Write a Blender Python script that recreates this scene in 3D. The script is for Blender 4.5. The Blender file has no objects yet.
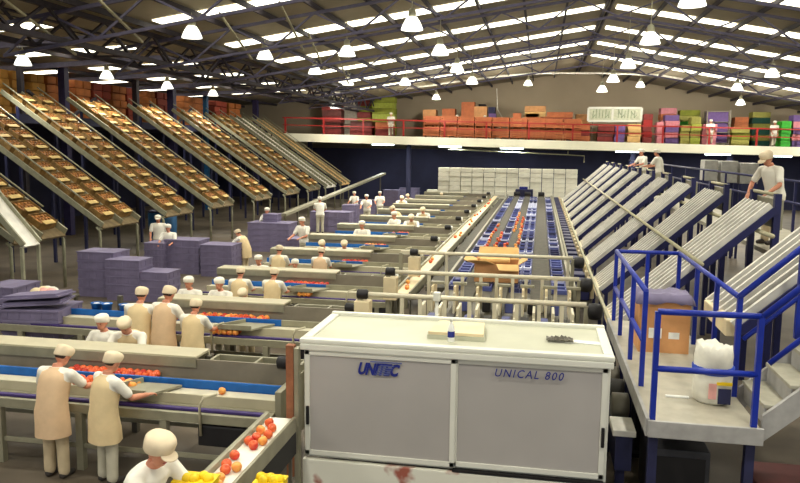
import bpy, bmesh, math, random
from mathutils import Vector, Matrix, Euler
random.seed(7)
SC = bpy.context.scene
COL = SC.collection
PI = math.pi
# ------------------------------------------------------------------ camera
YAW, PITCH, ROLL, FOC, CAMH = math.radians(-10.66475), math.radians(-7.24322), 0.011, 740.0, 4.1
FWD = Vector((math.sin(YAW)*math.cos(PITCH), math.cos(YAW)*math.cos(PITCH), math.sin(PITCH)))
_r = Vector((math.cos(YAW), -math.sin(YAW), 0)); _u = _r.cross(FWD)
RGT = _r*math.cos(ROLL)+_u*math.sin(ROLL); UPV = -_r*math.sin(ROLL)+_u*math.cos(ROLL)
CAM = Vector((0, 0, CAMH))
cd = bpy.data.cameras.new('camera'); cam = bpy.data.objects.new('camera', cd); COL.objects.link(cam)
cd.sensor_width = 36; cd.lens = FOC/800*36; cd.clip_start = .05; cd.clip_end = 300
cam.matrix_world = Matrix(((RGT.x, UPV.x, -FWD.x, 0), (RGT.y, UPV.y, -FWD.y, 0), (RGT.z, UPV.z, -FWD.z, CAMH), (0, 0, 0, 1)))
SC.camera = cam
def ray(px, py): return FWD+RGT*((px-400)/FOC)-UPV*((py-241.5)/FOC)
def atY(px, py, y): d = ray(px, py); return CAM+d*(y/d.y)
def atZ(px, py, z): d = ray(px, py); return CAM+d*((z-CAMH)/d.z)
def atX(px, py, x): d = ray(px, py); return CAM+d*(x/d.x)

# ------------------------------------------------------------------ materials
def lin(c):
    c = c/255.0
    return c/12.92 if c <= .04045 else ((c+.055)/1.055)**2.4
def L3(c): return (lin(c[0]), lin(c[1]), lin(c[2]), 1)
MATS = {}
def mat(name, col, rough=.6, metal=0, var=.12, scale=6, col2=None, spec=.4, emit=None, es=0, bump=0):
    m = bpy.data.materials.new(name); m.use_nodes = True
    nt = m.node_tree; b = nt.nodes['Principled BSDF']
    b.inputs['Roughness'].default_value = rough; b.inputs['Metallic'].default_value = metal
    b.inputs['Specular IOR Level'].default_value = spec
    a = L3(col)
    c2 = L3(col2) if col2 else tuple(v*(1-var) for v in a[:3])+(1,)
    c1 = a if col2 else tuple(min(1, v*(1+var)) for v in a[:3])+(1,)
    tc = nt.nodes.new('ShaderNodeTexCoord'); nz = nt.nodes.new('ShaderNodeTexNoise')
    nz.inputs['Scale'].default_value = scale; nz.inputs['Detail'].default_value = 3
    rp = nt.nodes.new('ShaderNodeValToRGB'); rp.color_ramp.elements[0].color = c2; rp.color_ramp.elements[1].color = c1
    rp.color_ramp.elements[0].position = .35; rp.color_ramp.elements[1].position = .65
    nt.links.new(tc.outputs['Object'], nz.inputs['Vector']); nt.links.new(nz.outputs['Fac'], rp.inputs['Fac'])
    nt.links.new(rp.outputs['Color'], b.inputs['Base Color'])
    if bump:
        bp = nt.nodes.new('ShaderNodeBump'); bp.inputs['Strength'].default_value = bump; bp.inputs['Distance'].default_value = .02
        nt.links.new(nz.outputs['Fac'], bp.inputs['Height']); nt.links.new(bp.outputs['Normal'], b.inputs['Normal'])
    if emit:
        b.inputs['Emission Color'].default_value = L3(emit); b.inputs['Emission Strength'].default_value = es
    MATS[name] = m
    return m
M = MATS
mat('concrete', (92, 82, 68), .6, 0, .25, .9, bump=.1)
mat('back_wall', (180, 164, 138), .9, 0, .08, .3)
mat('navy_wall', (46, 46, 72), .8, 0, .2, .5)
mat('dark_wall', (40, 36, 36), .9, 0, .2, .4)
mat('roof_sheet', (160, 150, 126), .8, 0, .1, .5)
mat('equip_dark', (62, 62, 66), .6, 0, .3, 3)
mat('purlin', (58, 52, 60), .7)
mat('truss', (84, 80, 104), .55)
mat('column', (52, 46, 84), .6)
mat('column_blue', (28, 84, 128), .6)
mat('skylight', (240, 240, 230), .6, emit=(255, 250, 226), es=3.2)
mat('lamp_shade', (245, 245, 235), .5, emit=(255, 255, 240), es=1.6)
mat('lamp_glow', (255, 255, 250), .5, emit=(255, 253, 238), es=14)
mat('lamp_cap', (190, 186, 160), .5)
mat('tube_light', (235, 245, 245), .5, emit=(225, 250, 250), es=5)
mat('steel', (150, 146, 124), .45, .25, .1, 5)
mat('steel_dark', (98, 94, 82), .5, .25, .14, 5)
mat('shelf_top', (182, 174, 146), .5, 0, .06, 3)
mat('panel_grey', (128, 120, 104), .6, 0, .1, 3)
mat('black', (24, 22, 24), .55)
mat('rubber', (48, 46, 42), .8)
mat('blue_belt', (18, 92, 168), .5)
mat('rail_blue', (20, 44, 150), .4)
mat('cup_blue', (82, 90, 148), .5, 0, .3, 1.7)
mat('cup_dark', (44, 46, 84), .5, 0, .3, 2)
mat('outlet', (30, 32, 72), .5)
mat('gantry', (214, 206, 180), .45, .1, .06, 4)
mat('cup_white', (206, 208, 226), .5)
mat('belt_white', (232, 228, 212), .5, 0, .05, 4)
mat('belt_grime', (196, 190, 166), .55, 0, .08, 4)
mat('belt_cream', (226, 208, 168), .55, 0, .1, 3)
mat('belt_grey', (72, 68, 56), .75, 0, .2, 9)
mat('purple_strip', (58, 42, 100), .6)
mat('tote', (114, 106, 134), .65, 0, .12, 3)
mat('skirt', (160, 90, 74), .5, 0, .05, 3, col2=(226, 224, 208))
mat('machine_white', (222, 221, 208), .4, 0, .03, 2)
mat('machine_grey', (174, 169, 164), .45, 0, .04, 1.2)
mat('machine_top', (190, 190, 168), .45, 0, .05, 2)
mat('logo_blue', (28, 40, 128), .5)
mat('logo_pale', (92, 100, 150), .5)
mat('rust', (146, 92, 62), .7, 0, .25, 6)
mat('carton_kraft', (206, 150, 98), .8, 0, .1, 4)
mat('carton_pale', (222, 180, 116), .8, 0, .08, 4)
mat('ramp_carton', (130, 100, 52), .8, 0, .35, 5)
mat('ramp_flap', (214, 184, 116), .75)
mat('ramp_fruit', (160, 106, 50), .6, 0, .5, 12)
mat('ramp_rail', (150, 148, 124), .5, .2)
mat('ramp_bed', (108, 92, 62), .7, 0, .3, 4)
mat('ramp_gold', (176, 138, 82), .7, 0, .25, 4)
mat('white_carton', (246, 243, 226), .7, 0, .05, 4)
mat('chute_rail', (214, 210, 198), .45, .15, .1, 4)
mat('chute_bed', (52, 50, 66), .5, .15, .15, 5)
mat('chute_blue', (30, 32, 78), .5)
mat('brace', (170, 164, 134), .6)
mat('deck', (172, 166, 148), .55, .1, .1, 5)
mat('deck_edge', (166, 164, 160), .5, .1)
mat('tread', (168, 164, 146), .55, .1)
mat('sack', (226, 222, 206), .7, 0, .08, 8, bump=.4)
mat('sack_blue', (26, 66, 176), .6)
mat('sack_pink', (232, 170, 160), .7)
mat('paper', (236, 236, 230), .8)
mat('skin', (204, 138, 108), .55, 0, .05, 6)
mat('hair', (58, 42, 34), .7)
mat('cap', (226, 208, 176), .8, 0, .05, 9)
mat('cap_white', (236, 230, 214), .8, 0, .04, 9)
mat('shirt', (238, 234, 220), .8, 0, .04, 7)
mat('apron', (218, 186, 148), .8, 0, .05, 7)
mat('apron_pale', (224, 200, 154), .8, 0, .05, 7)
mat('trousers', (198, 180, 146), .8, 0, .06, 7)
mat('trousers_grey', (192, 186, 164), .8, 0, .06, 7)
mat('shoe', (60, 54, 50), .6)
mat('eye', (30, 24, 22), .3)
mat('lips', (168, 92, 84), .5)
mat('apple_red', (202, 44, 34), .35, 0, .2, 9, col2=(226, 110, 54))
mat('apple_orange', (236, 120, 58), .35, 0, .2, 9, col2=(240, 176, 84))
mat('apple_dark', (150, 28, 30), .35, 0, .2, 9, col2=(196, 60, 40))
mat('stem', (84, 60, 34), .8)
mat('yellow', (242, 204, 20), .5, 0, .1, 6)
mat('mezz_edge', (236, 232, 208), .6, 0, .04, 1)
mat('mezz_floor', (120, 106, 90), .8)
mat('rail_red', (158, 36, 32), .5)
mat('bin_orange', (178, 102, 62), .75, 0, .15, 3)
mat('bin_red', (124, 46, 42), .7, 0, .2, 3)
mat('curtain_green', (130, 136, 46), .8, 0, .2, 2)
mat('curtain_grey', (140, 132, 118), .8)
mat('green', (60, 176, 50), .6)
mat('lime', (156, 166, 60), .6)
mat('pink', (208, 132, 140), .7)
mat('violet', (110, 84, 140), .7)
mat('olive', (150, 146, 70), .7)
mat('teal_dark', (22, 74, 62), .6)
mat('navy', (34, 36, 70), .6)
mat('sign_face', (196, 198, 170), .6)
mat('sign_mark', (140, 154, 124), .6)
mat('maroon', (96, 50, 46), .7, 0, .2, 3)
mat('rack_carton', (176, 104, 52), .8, 0, .2, 2)
mat('rack_yellow', (206, 150, 70), .8, 0, .15, 2)
mat('rack_red', (140, 58, 40), .8, 0, .15, 2)
mat('cable', (240, 236, 222), .6)
mat('grey_bin', (176, 174, 168), .6)

_rp = [n for n in MATS['skirt'].node_tree.nodes if n.type == 'VALTORGB'][0]; _rp.color_ramp.elements[0].position = .6; _rp.color_ramp.elements[1].position = .7
KIDS = {}
def setpar(o, p): o.parent = p; KIDS.setdefault(p.name, []).append(o)
# ------------------------------------------------------------------ mesh builder
class MB:
    def __init__(s): s.v = []; s.f = []
    def add(s, vs, fs):
        o = len(s.v); s.v += [tuple(v) for v in vs]; s.f += [tuple(i+o for i in f) for f in fs]; return s
    def box(s, x0, x1, y0, y1, z0, z1):
        return s.add([(x0, y0, z0), (x1, y0, z0), (x1, y1, z0), (x0, y1, z0), (x0, y0, z1), (x1, y0, z1), (x1, y1, z1), (x0, y1, z1)],
                     [(3, 2, 1, 0), (4, 5, 6, 7), (0, 1, 5, 4), (1, 2, 6, 5), (2, 3, 7, 6), (3, 0, 4, 7)])
    def cbox(s, x0, x1, y0, y1, z0, z1, b=.01):
        bm = bmesh.new(); bmesh.ops.create_cube(bm, size=1)
        for v in bm.verts:
            v.co = Vector(((x0+x1)/2+v.co.x*(x1-x0), (y0+y1)/2+v.co.y*(y1-y0), (z0+z1)/2+v.co.z*(z1-z0)))
        bmesh.ops.bevel(bm, geom=bm.edges[:], offset=b, segments=2, affect='EDGES', profile=.6)
        bm.verts.index_update()
        s.add([v.co for v in bm.verts], [[v.index for v in f.verts] for f in bm.faces]); bm.free(); return s
    def frame(s, p, q, up=Vector((0, 0, 1))):
        d = (Vector(q)-Vector(p)).normalized()
        if abs(d.dot(up)) > .98: up = Vector((0, 1, 0))
        a = d.cross(up).normalized(); b = a.cross(d).normalized()
        return a, b
    def bar(s, p, q, w, h=None, up=Vector((0, 0, 1))):
        h = h or w; p = Vector(p); q = Vector(q); a, b = s.frame(p, q, up)
        vs = []
        for c in (p, q):
            for i, j in ((-1, -1), (1, -1), (1, 1), (-1, 1)): vs.append(c+a*(i*w/2)+b*(j*h/2))
        return s.add(vs, [(3, 2, 1, 0), (4, 5, 6, 7), (0, 1, 5, 4), (1, 2, 6, 5), (2, 3, 7, 6), (3, 0, 4, 7)])
    def tube(s, p, q, r, n=10, r2=None):
        return s.loft([(Vector(p), r, r), (Vector(q), r2 if r2 is not None else r, r2 if r2 is not None else r)], n)
    def path(s, pts, r, n=8):
        return s.loft([(Vector(p), r, r) for p in pts], n)
    def loft(s, rings, n=16, side=None, cap=True, closed_round=False):
        # rings: (centre, rx, ry); frames follow the path, 'side' fixes the local x axis
        P = [Vector(r[0]) for r in rings]; vs = []; k = len(P)
        for i, (c, rx, ry) in enumerate(rings):
            d = (P[min(i+1, k-1)]-P[max(i-1, 0)]).normalized()
            if side is not None:
                a = (Vector(side)-d*d.dot(Vector(side))).normalized()
            else:
                u = Vector((0, 0, 1)) if abs(d.z) < .9 else Vector((0, 1, 0)); a = d.cross(u).normalized()
            b = d.cross(a).normalized()
            for j in range(n):
                t = 2*PI*j/n; vs.append(P[i]+a*(rx*math.cos(t))+b*(ry*math.sin(t)))
        fs = []
        for i in range(k-1):
            for j in range(n): fs.append((i*n+j, i*n+(j+1) % n, (i+1)*n+(j+1) % n, (i+1)*n+j))
        if cap: fs += [tuple(reversed(range(n))), tuple((k-1)*n+j for j in range(n))]
        return s.add(vs, fs)
    def lathe(s, prof, c=(0, 0, 0), n=20, axis='z'):
        c = Vector(c); vs = []; k = len(prof)
        for r, h in prof:
            for j in range(n):
                t = 2*PI*j/n; a, b = r*math.cos(t), r*math.sin(t)
                vs.append(c+(Vector((a, b, h)) if axis == 'z' else Vector((h, a, b)) if axis == 'x' else Vector((b, h, a))))
        fs = []
        for i in range(k-1):
            for j in range(n): fs.append((i*n+j, i*n+(j+1) % n, (i+1)*n+(j+1) % n, (i+1)*n+j))
        fs += [tuple(reversed(range(n))), tuple((k-1)*n+j for j in range(n))]
        return s.add(vs, fs)
    def ell(s, c, rx, ry, rz, n=14, m=9, rot=None):
        vs = []; c = Vector(c)
        for i in range(m+1):
            t = -PI/2+PI*i/m
            for j in range(n):
                u = 2*PI*j/n
                v = Vector((rx*math.cos(t)*math.cos(u)*1, ry*math.cos(t)*math.sin(u), rz*math.sin(t)))
                if i in (0, m): v = Vector((.02*rx*math.cos(u), .02*ry*math.sin(u), v.z))
                vs.append(c+(rot @ v if rot else v))
        fs = []
        for i in range(m):
            for j in range(n): fs.append((i*n+j, i*n+(j+1) % n, (i+1)*n+(j+1) % n, (i+1)*n+j))
        fs += [tuple(reversed(range(n))), tuple(m*n+j for j in range(n))]
        return s.add(vs, fs)
    def prism(s, pts, ax, a0, a1):
        # polygon pts in the plane normal to ax, extruded a0..a1
        n = len(pts)
        def mk(p, a): return (a, p[0], p[1]) if ax == 'x' else (p[0], a, p[1]) if ax == 'y' else (p[0], p[1], a)
        return s.add([mk(p, a0) for p in pts]+[mk(p, a1) for p in pts],
                     [tuple(reversed(range(n))), tuple(range(n, 2*n))]+[(i, (i+1) % n, n+(i+1) % n, n+i) for i in range(n)])
    def mesh(s, name, m, smooth=False):
        me = bpy.data.meshes.new(name); me.from_pydata(s.v, [], s.f)
        bm = bmesh.new(); bm.from_mesh(me); bmesh.ops.recalc_face_normals(bm, faces=bm.faces[:]); bm.to_mesh(me); bm.free()
        me.materials.append(M[m] if isinstance(m, str) else m)
        if smooth:
            for p in me.polygons: p.use_smooth = True
        me.update(); return me
    def build(s, name, m, parent=None, smooth=False, loc=None):
        o = bpy.data.objects.new(name, s.mesh(name, m, smooth)); COL.objects.link(o)
        if parent is not None: setpar(o, parent)
        if loc is not None: o.location = loc
        return o
def tag(o, label=None, cat=None, group=None, kind=None):
    if label: o['label'] = label
    if cat: o['category'] = cat
    if group: o['group'] = group
    if kind: o['kind'] = kind
    return o
def struct(o): o['kind'] = 'structure'; return o
def thing(name, label, cat, loc=(0, 0, 0), rz=0, group=None):
    o = bpy.data.objects.new(name, None); COL.objects.link(o); o.empty_display_size = .1
    o.location = loc; o.rotation_euler = (0, 0, rz); return tag(o, label, cat, group)
def dup(o, loc=None, rz=None, label=None, group=None, parent=None):
    c = o.copy(); COL.objects.link(c)
    if parent is not None: setpar(c, parent)
    if loc is not None: c.location = loc
    if rz is not None: c.rotation_euler = (0, 0, rz)
    if label: c['label'] = label
    if group: c['group'] = group
    for ch in KIDS.get(o.name, []): dup(ch, parent=c)
    return c
ORD = ['first', 'second', 'third', 'fourth', 'fifth', 'sixth', 'seventh', 'eighth', 'ninth', 'tenth', 'eleventh', 'twelfth', 'thirteenth', 'fourteenth', 'fifteenth', 'sixteenth', 'seventeenth', 'eighteenth', 'nineteenth', 'twentieth', 'twenty-first', 'twenty-second', 'twenty-third', 'twenty-fourth', 'twenty-fifth', 'twenty-sixth']
def text_mesh(txt, size, m, shear=0., bold=0., space=1.):
    cu = bpy.data.curves.new('lettering', 'FONT'); cu.body = txt; cu.size = size; cu.extrude = .003; cu.shear = shear; cu.offset = bold
    cu.space_character = space; cu.resolution_u = 3
    o = bpy.data.objects.new('lettering_tmp', cu); COL.objects.link(o)
    bpy.context.view_layer.update()
    me = bpy.data.meshes.new_from_object(o.evaluated_get(bpy.context.evaluated_depsgraph_get()))
    bpy.data.objects.remove(o); bpy.data.curves.remove(cu)
    me.materials.clear(); me.materials.append(M[m]); return me
E_LAMP, E_MEZ, EXPO = 400, 480, 0.48
# ================================================================== SETTING
RX, RZ, SL, SR = 2.5, 9.9, .148, .185
def roofz(x): 
    if x > RX: return RZ-SR*(x-RX)
    if x > -14: return RZ-SL*(RX-x)
    return 7.9-.05*(-14-x)
XL, XR, YB, YF = -36.0, 21.0, 58.0, -9.0
struct(MB().box(XL, XR, YF, YB, -.2, 0).build('floor', 'concrete'))
struct(MB().box(XL-.3, XL, YF, YB, 0, 8).build('wall_left', 'dark_wall'))
struct(MB().box(XR, XR+.3, YF, YB, 0, 8).build('wall_right', 'dark_wall'))
b = MB(); prof = [(XL, 0), (XR, 0), (XR, roofz(XR)), (RX, RZ), (-14, roofz(-13.999)), (-14, 7.9), (XL, roofz(XL))]
struct(b.prism(prof, 'y', YB, YB+.3).build('wall_back', 'back_wall'))
b = MB(); t = .12
pts = [(-14, roofz(-13.999)), (RX, RZ), (XR, roofz(XR))]
struct(b.prism(pts+[(x, z+t) for x, z in reversed(pts)], 'y', YF, YB+.3).build('ceiling', 'roof_sheet'))
pts = [(XL, roofz(XL)), (-14, 7.9)]
struct(MB().prism(pts+[(x, z+t) for x, z in reversed(pts)], 'y', YF, YB+.3).build('ceiling_left', 'roof_sheet'))
struct(MB().box(-14, -13.95, YF, YB, roofz(-13.99)-.02, 7.92).build('trim_2', 'purlin'))
# roof skylight strips, purlins, lattice trusses
STRIPS = [5.4, 10.6, 15.8, 21.0, 26.2, 31.4, 36.6, 41.8, 47.0]
def slab(x0, x1, y0, y1, drop, th, mb):
    z0, z1 = roofz(x0)-drop, roofz(x1)-drop
    mb.prism([(x0, z0), (x1, z1), (x1, z1-th), (x0, z0-th)], 'y', y0, y1)
wn = 0
for y in STRIPS:
    for (x0, x1) in ((-26, -21.8), (-20.6, -14.4), (-11.6, 2.3), (2.75, 19.4)):  # leftmost strips are added to light the upper storage floor
        wn += 1; mb = MB()
        n = max(1, round((x1-x0)/1.5)); w = (x1-x0)/n
        for i in range(n): slab(x0+i*w+.03, x0+(i+1)*w-.03, y, y+.85, .012, .03, mb)
        struct(mb.build('window_%d' % wn, 'skylight'))
for k, x in enumerate([-11.6-1.545*i for i in range(-9, 0)]+[2.5]+[2.75+1.515*i for i in range(1, 11)]+[-11.75, -14.3, -16.3, -18.5, -21.2, -24]):
    z = roofz(x)-.06
    struct(MB().box(x-.035, x+.035, YF, YB, z-.16, z).build('purlin', 'purlin'))
def chord(mb, x0, x1, y, drop, w):
    mb.bar((x0, y, roofz(x0)-drop), (x1, y, roofz(x1)-drop), w, w)
for y in [s+1.75 for s in STRIPS[:-1]]:
    mb = MB(); DB = .9
    for x0, x1 in ((-13.9, RX), (RX, XR-.3)):
        chord(mb, x0, x1, y, .28, .09); chord(mb, x0, x1, y, DB+.2, .08)
        n = max(2, round((x1-x0)/2.9)); w = (x1-x0)/n
        for i in range(n):
            a = x0+i*w; c = a+w/2; e = a+w
            mb.bar((a, y, roofz(a)-DB-.2), (c, y, roofz(c)-.28), .055); mb.bar((c, y, roofz(c)-.28), (e, y, roofz(e)-DB-.2), .055)
    mb.bar((-14.1, y, roofz(-14.1)-.3), (XL+.1, y, roofz(XL)-.3), .2)
    struct(mb.build('roof_truss', 'truss'))
# valley girder that carries the trusses on the left, a box lattice of dark beams
mb = MB()
for x in (-12.3, -13.6):
    for z in (7.55, 6.75): mb.bar((x, 8, z), (x, YB-.5, z), .14, .14)
    for i in range(19):
        y = 8+i*2.6
        mb.bar((x, y, 6.75), (x, y+1.3, 7.55), .07); mb.bar((x, y+1.3, 7.55), (x, y+2.6, 6.75), .07)
for i in range(19): mb.bar((-12.3, 8+i*2.6, 6.75), (-13.6, 8+i*2.6, 6.75), .07); mb.bar((-12.3, 8+i*2.6, 7.5), (-13.6, 9.3+i*2.6, 7.5), .07)
struct(mb.build('valley_girder', 'purlin'))
# sloping light braces between the trusses
for (x, y) in ((-12.2, 15.3), (-10.2, 15.3), (-9.2, 20.5), (-7.4, 20.5), (-8.2, 25.7), (-8.6, 30.9)):
    struct(MB().bar((x, y, roofz(x)-.3), (x-.4, y+3.4, roofz(x)-1.2), .055).build('roof_brace', 'brace'))
# columns: behind the ramps, standing on the floor and passing the upper storage floor
for px, xx, m, w in ((20, -20.9, 'purlin', .2), (63, -20.9, 'column', .32), (135, -20.9, 'purlin', .26), (171, -20.9, 'column', .38), (205, -20.9, 'column_blue', .26), (255, -20.9, 'column', .36)):
    p = atX(px, 75, xx)
    struct(MB().bar((xx, p.y, 0), (xx, p.y, roofz(xx)-.1), w).build('column', m))
    if px in (63, 171):
        mb = MB(); z = roofz(xx)-1.3
        mb.bar((xx, p.y, z-1.2), (xx, p.y-2.4, z), .12); mb.bar((xx, p.y, z-1.2), (xx, p.y+2.4, z), .12)
        struct(mb.build('column_brace', 'purlin'))
# upper storage floor at the left
UZ = 5.25
struct(MB().box(XL+.1, -20.2, 8, YB-.2, UZ-.35, UZ).build('floor_upper', 'navy_wall'))
struct(MB().box(-26.2, -26, 8, YB-.2, 0, UZ-.35).build('wall_storage', 'navy_wall'))
# far mezzanine, its fascia falls slightly to the right
MY = 52.0
def mz(x): return 4.68-.0185*(x-1.2)
b = MB(); x0, x1 = -20.0, XR-.05
b.prism([(x0, mz(x0)-.05), (x1, mz(x1)-.05), (x1, mz(x1)-.5), (x0, mz(x0)-.5)], 'y', MY+.12, YB-.05)
struct(b.build('floor_mezzanine', 'mezz_floor'))
b = MB(); b.prism([(x0, mz(x0)), (x1, mz(x1)), (x1, mz(x1)-.58), (x0, mz(x0)-.58)], 'y', MY, MY+.1)
struct(b.build('trim_1', 'mezz_edge'))
struct(MB().box(-26, XR-.1, 56.5, 56.7, 0, 4.0).build('wall_lower', 'navy_wall'))
for px in (-2, 60): pass
for x in (-17, -9.5, 6.2, 12.5, 19): struct(MB().box(x-.15, x+.15, 53.4, 53.7, 0, mz(x)-.5).build('column', 'navy_wall'))
# red guard rail with its posts, one thing
gr = thing('guard_rail', 'long red guard rail along the edge of the far mezzanine', 'railing', (0, MY+.05, mz(0)))
for zz, nm in ((1.12, 'top_rail'), (.6, 'mid_rail')):
    MB().bar((-18.6, 0, zz-.0185*-18.6), (XR-.3, 0, zz-.0185*(XR-.3)), .09 if zz > 1 else .06).build(nm, 'rail_red', gr)
x = -18.4
while x < XR-.3:
    MB().bar((x, 0, -.0185*x), (x, 0, 1.12-.0185*x), .11).build('post', 'rail_red', gr); x += 2.92
# white cable duct hanging along the back of the roof
dp = [atY(px, py, 51.2) for px, py in ((395, 90), (425, 86), (460, 81), (500, 76), (540, 73), (600, 73), (660, 75), (700, 82), (740, 90), (800, 101))]
tag(MB().path(dp, .07, 8).build('cable_duct', 'cable', smooth=True), 'white cable duct curving under the roof in front of the back wall', 'duct')
# fluorescent fittings under the mezzanine edge
for i, (px, py) in enumerate(((383, 142), (450, 142), (512, 144), (628, 148), (718, 151), (779, 153))):
    p = atY(px, py, MY+.4)
    t = thing('strip_light', 'small strip light under the mezzanine edge, %s from the left' % ORD[i], 'light', (p.x, MY+.4, mz(p.x)-.5), 0, 'strip lights under the mezzanine')
    MB().cbox(-.85, .85, -.1, .1, -.08, 0, .02).build('housing', 'machine_white', t)
    MB().tube((-.8, 0, -.12), (.8, 0, -.12), .05).build('tube', 'tube_light', t, True)
# thin pipe under the mezzanine
pp = [(-6.5, 52.6, 4.02), (1.8, 52.6, 3.72), (2.9, 52.6, 3.66), (2.9, 52.6, 3.2)]
b = MB().path(pp, .04, 6)
for x in (-6, -2, 1.8): b.tube((x, 52.6, 4.0-.036*(x+6.5)), (x, 52.6, mz(x)-.5), .03, 6)
tag(b.build('pipe', 'brace'), 'thin pale pipe running below the mezzanine edge', 'pipe')

# ------------------------------------------------------------------ bell lamps
def bell(loc, label):
    t = thing('bell_lamp', label, 'lamp', loc, 0, 'hanging bell lamps')
    prof = [(.29, 0), (.285, .03), (.25, .12), (.2, .22), (.15, .3), (.12, .33)]
    MB().lathe(prof+[(.1, .325), (.14, .28), (.19, .2), (.235, .11), (.27, .025)], n=20).build('lamp_shade', 'lamp_shade', t, True)
    MB().lathe([(.1, .32), (.11, .4), (.09, .52), (.04, .55)], n=14).build('ballast', 'lamp_cap', t, True)
    MB().ell((0, 0, .16), .1, .1, .13).build('bulb', 'lamp_glow', t, True)
    MB().tube((0, 0, .54), (0, 0, max(.7, roofz(loc[0])-loc[2]-.3)), .015, 6).build('hanger', 'lamp_cap', t)
    return t
LX = {-9.7: 'far left', -3.4: 'left of centre', 3.0: 'right of centre', 9.3: 'far right'}
LAMPS = []
for px, py in ((412, 28), (440, 53), (650, 42), (628, 66), (692, 4), (613, 80), (602, 90), (737, 88), (772, 75), (192, 36), (265, 57), (315, 72), (347, 54), (348, 83), (457, 70), (472, 82), (405, 83)):
    p = atZ(px, py+2, 7.15); LAMPS.append((p.x, p.y, p.z))
LAMPS.sort(key=lambda a: (round((a[0]+12)/3.2), a[1]))
colc = {}
for x, y, z in LAMPS:
    cx = 'leftmost' if x < -8.5 else 'second' if x < -5 else 'third' if x < 0 else 'fourth' if x < 6 else 'rightmost'
    colc[cx] = colc.get(cx, -1)+1
    bell((x, y, z), 'white bell lamp in the %s row of lamps, %s from the camera' % (cx, ORD[colc[cx]]))
LEFTL = [(-18.2, 18.6, 6.85), (-18.2, 23.9, 6.85), (-18.2, 29.1, 6.85), (-18.2, 34.3, 6.85), (-18.2, 39.5, 6.85)]  # bell lamps added to brighten the upper storage floor
for i, p in enumerate(LEFTL): bell(p, 'white bell lamp added to light the left storage floor, %s from the camera' % ORD[i])
# ------------------------------------------------------------------ mezzanine goods
def cartons(name, label, cat, group, m, x0, y0, z0, nx, nz, w, h, d, gap=.02, jit=.03, mats=None):
    protos = {}
    for i in range(nx):
        for k in range(nz):
            mm = mats[(i*7+k*3) % len(mats)] if mats else m
            if mm not in protos: 
                b = MB().cbox(0, w-gap, 0, d, .005, h-.005, .012); protos[mm] = b.mesh(name, mm)
            o = bpy.data.objects.new(name, protos[mm]); COL.objects.link(o)
            o.location = (x0+i*w+random.uniform(-1, 1)*jit*.3, y0+random.uniform(-1, 1)*jit, z0(x0+i*w)+k*h)
            row = 'top' if k == nz-1 else 'bottom' if k == 0 else ORD[k]
            tag(o, label % (ORD[i], row), cat, group)
def slat_bin(loc, w, d, h, m, label, group, n=4):
    t = thing('pallet_bin', label, 'bin', loc, 0, group)
    for nm, yy in (('front', 0), ('back', d-.04)):
        b = MB()
        for k in range(n): b.box(0, w, yy, yy+.03, .1+k*(h-.1)/n, .1+(k+.8)*(h-.1)/n)
        b.build(nm+'_panel', m, t)
    b = MB()
    for xx in (0, w-.04):
        for k in range(n): b.box(xx, xx+.03, .03, d-.04, .1+k*(h-.1)/n, .1+(k+.8)*(h-.1)/n)
    b.build('side_panel', m, t)
    b = MB()
    for xx in (.02, w/2-.04, w-.1): b.box(xx, xx+.08, .03, d-.05, 0, .1)
    b.box(.02, w-.02, .03, d-.05, .1, .13); b.build('base', m, t)
    return t
ob = 0
for i in range(9):
    x = -8.3+i*1.22
    for k in range(2):
        slat_bin((x, MY+.5, mz(x)-.004+k*.756), 1.16, 1.1, .76, 'bin_orange', 'orange slatted bin behind the red rail, %s from the left in the %s row' % (ORD[i], ('lower', 'upper')[k]), 'orange slatted bins on the mezzanine')
for i, (x, h) in enumerate(((-8.6, .9), (-7.2, 1.0), (-5.8, 1.5), (-4.9, 1.2), (-1.2, .8), (-.2, .6), (2.3, .8))):
    tag(MB().cbox(0, .95, 0, .9, 0, h+1.1, .02).build('carton', 'bin_orange' if i % 3 else 'carton_kraft', loc=(x, MY+2.2, mz(x))), 'tall brown carton standing behind the orange bins, %s from the left' % ORD[i], 'carton', 'tall cartons on the mezzanine')
def mezz_pile(px0, px1, py0, m, name, label, cat, dy=.6, dep=1.0, kind=0):
    a = atY(px0, 130, MY+dy); c = atY(px1, 130, MY+dy); top = atY((px0+px1)/2, py0, MY+dy).z
    zb = mz((a.x+c.x)/2); h = top-zb
    n = max(2, round(h/.42)); w = c.x-a.x
    for k in range(n):
        b = MB(); j = .03*math.sin(k*2.1+a.x)
        b.cbox(j+.0, w+j, 0, dep, .006, h/n-.006, .02)
        if kind:
            for q in range(4): b.box(j+w*(q+.1)/4, j+w*(q+.9)/4, -.015, 0, .06, h/n-.06)
        o = b.build('crate', m if isinstance(m, str) else m[k % len(m)], loc=(a.x, MY+dy, zb+k*h/n))
        tag(o, '%s crate, %s' % ('topmost' if k == n-1 else 'lowest' if k == 0 else ORD[k]+' lowest', label), 'crate', label)
mezz_pile(342, 357, 96, 'curtain_grey', 'wrapped_pallet', 'tall grey wrapped pallet at the left of the mezzanine', 'pallet', 2.5)
mezz_pile(372, 394, 97, ('curtain_green', 'lime'), 'crate_pile', 'tall pile of yellow-green crates at the left of the mezzanine', 'crates', 2.2)
mezz_pile(357, 371, 100, ('curtain_green', 'bin_red'), 'crate_pile', 'dull green pile between grey pallet and yellow-green pile', 'crates', 2.6)
mezz_pile(322, 341, 104, ('bin_red', 'maroon'), 'crate_pile', 'dark red pile farthest left on the mezzanine', 'crates', 1.6)
mezz_pile(375, 392, 122, ('bin_red', 'bin_orange'), 'crate_pile', 'low red crates in front of the yellow-green pile', 'crates', .7)
mezz_pile(350, 372, 121, ('bin_red', 'maroon'), 'crate_pile', 'low red crates in front of the grey wrapped pallet', 'crates', .9)
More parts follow.
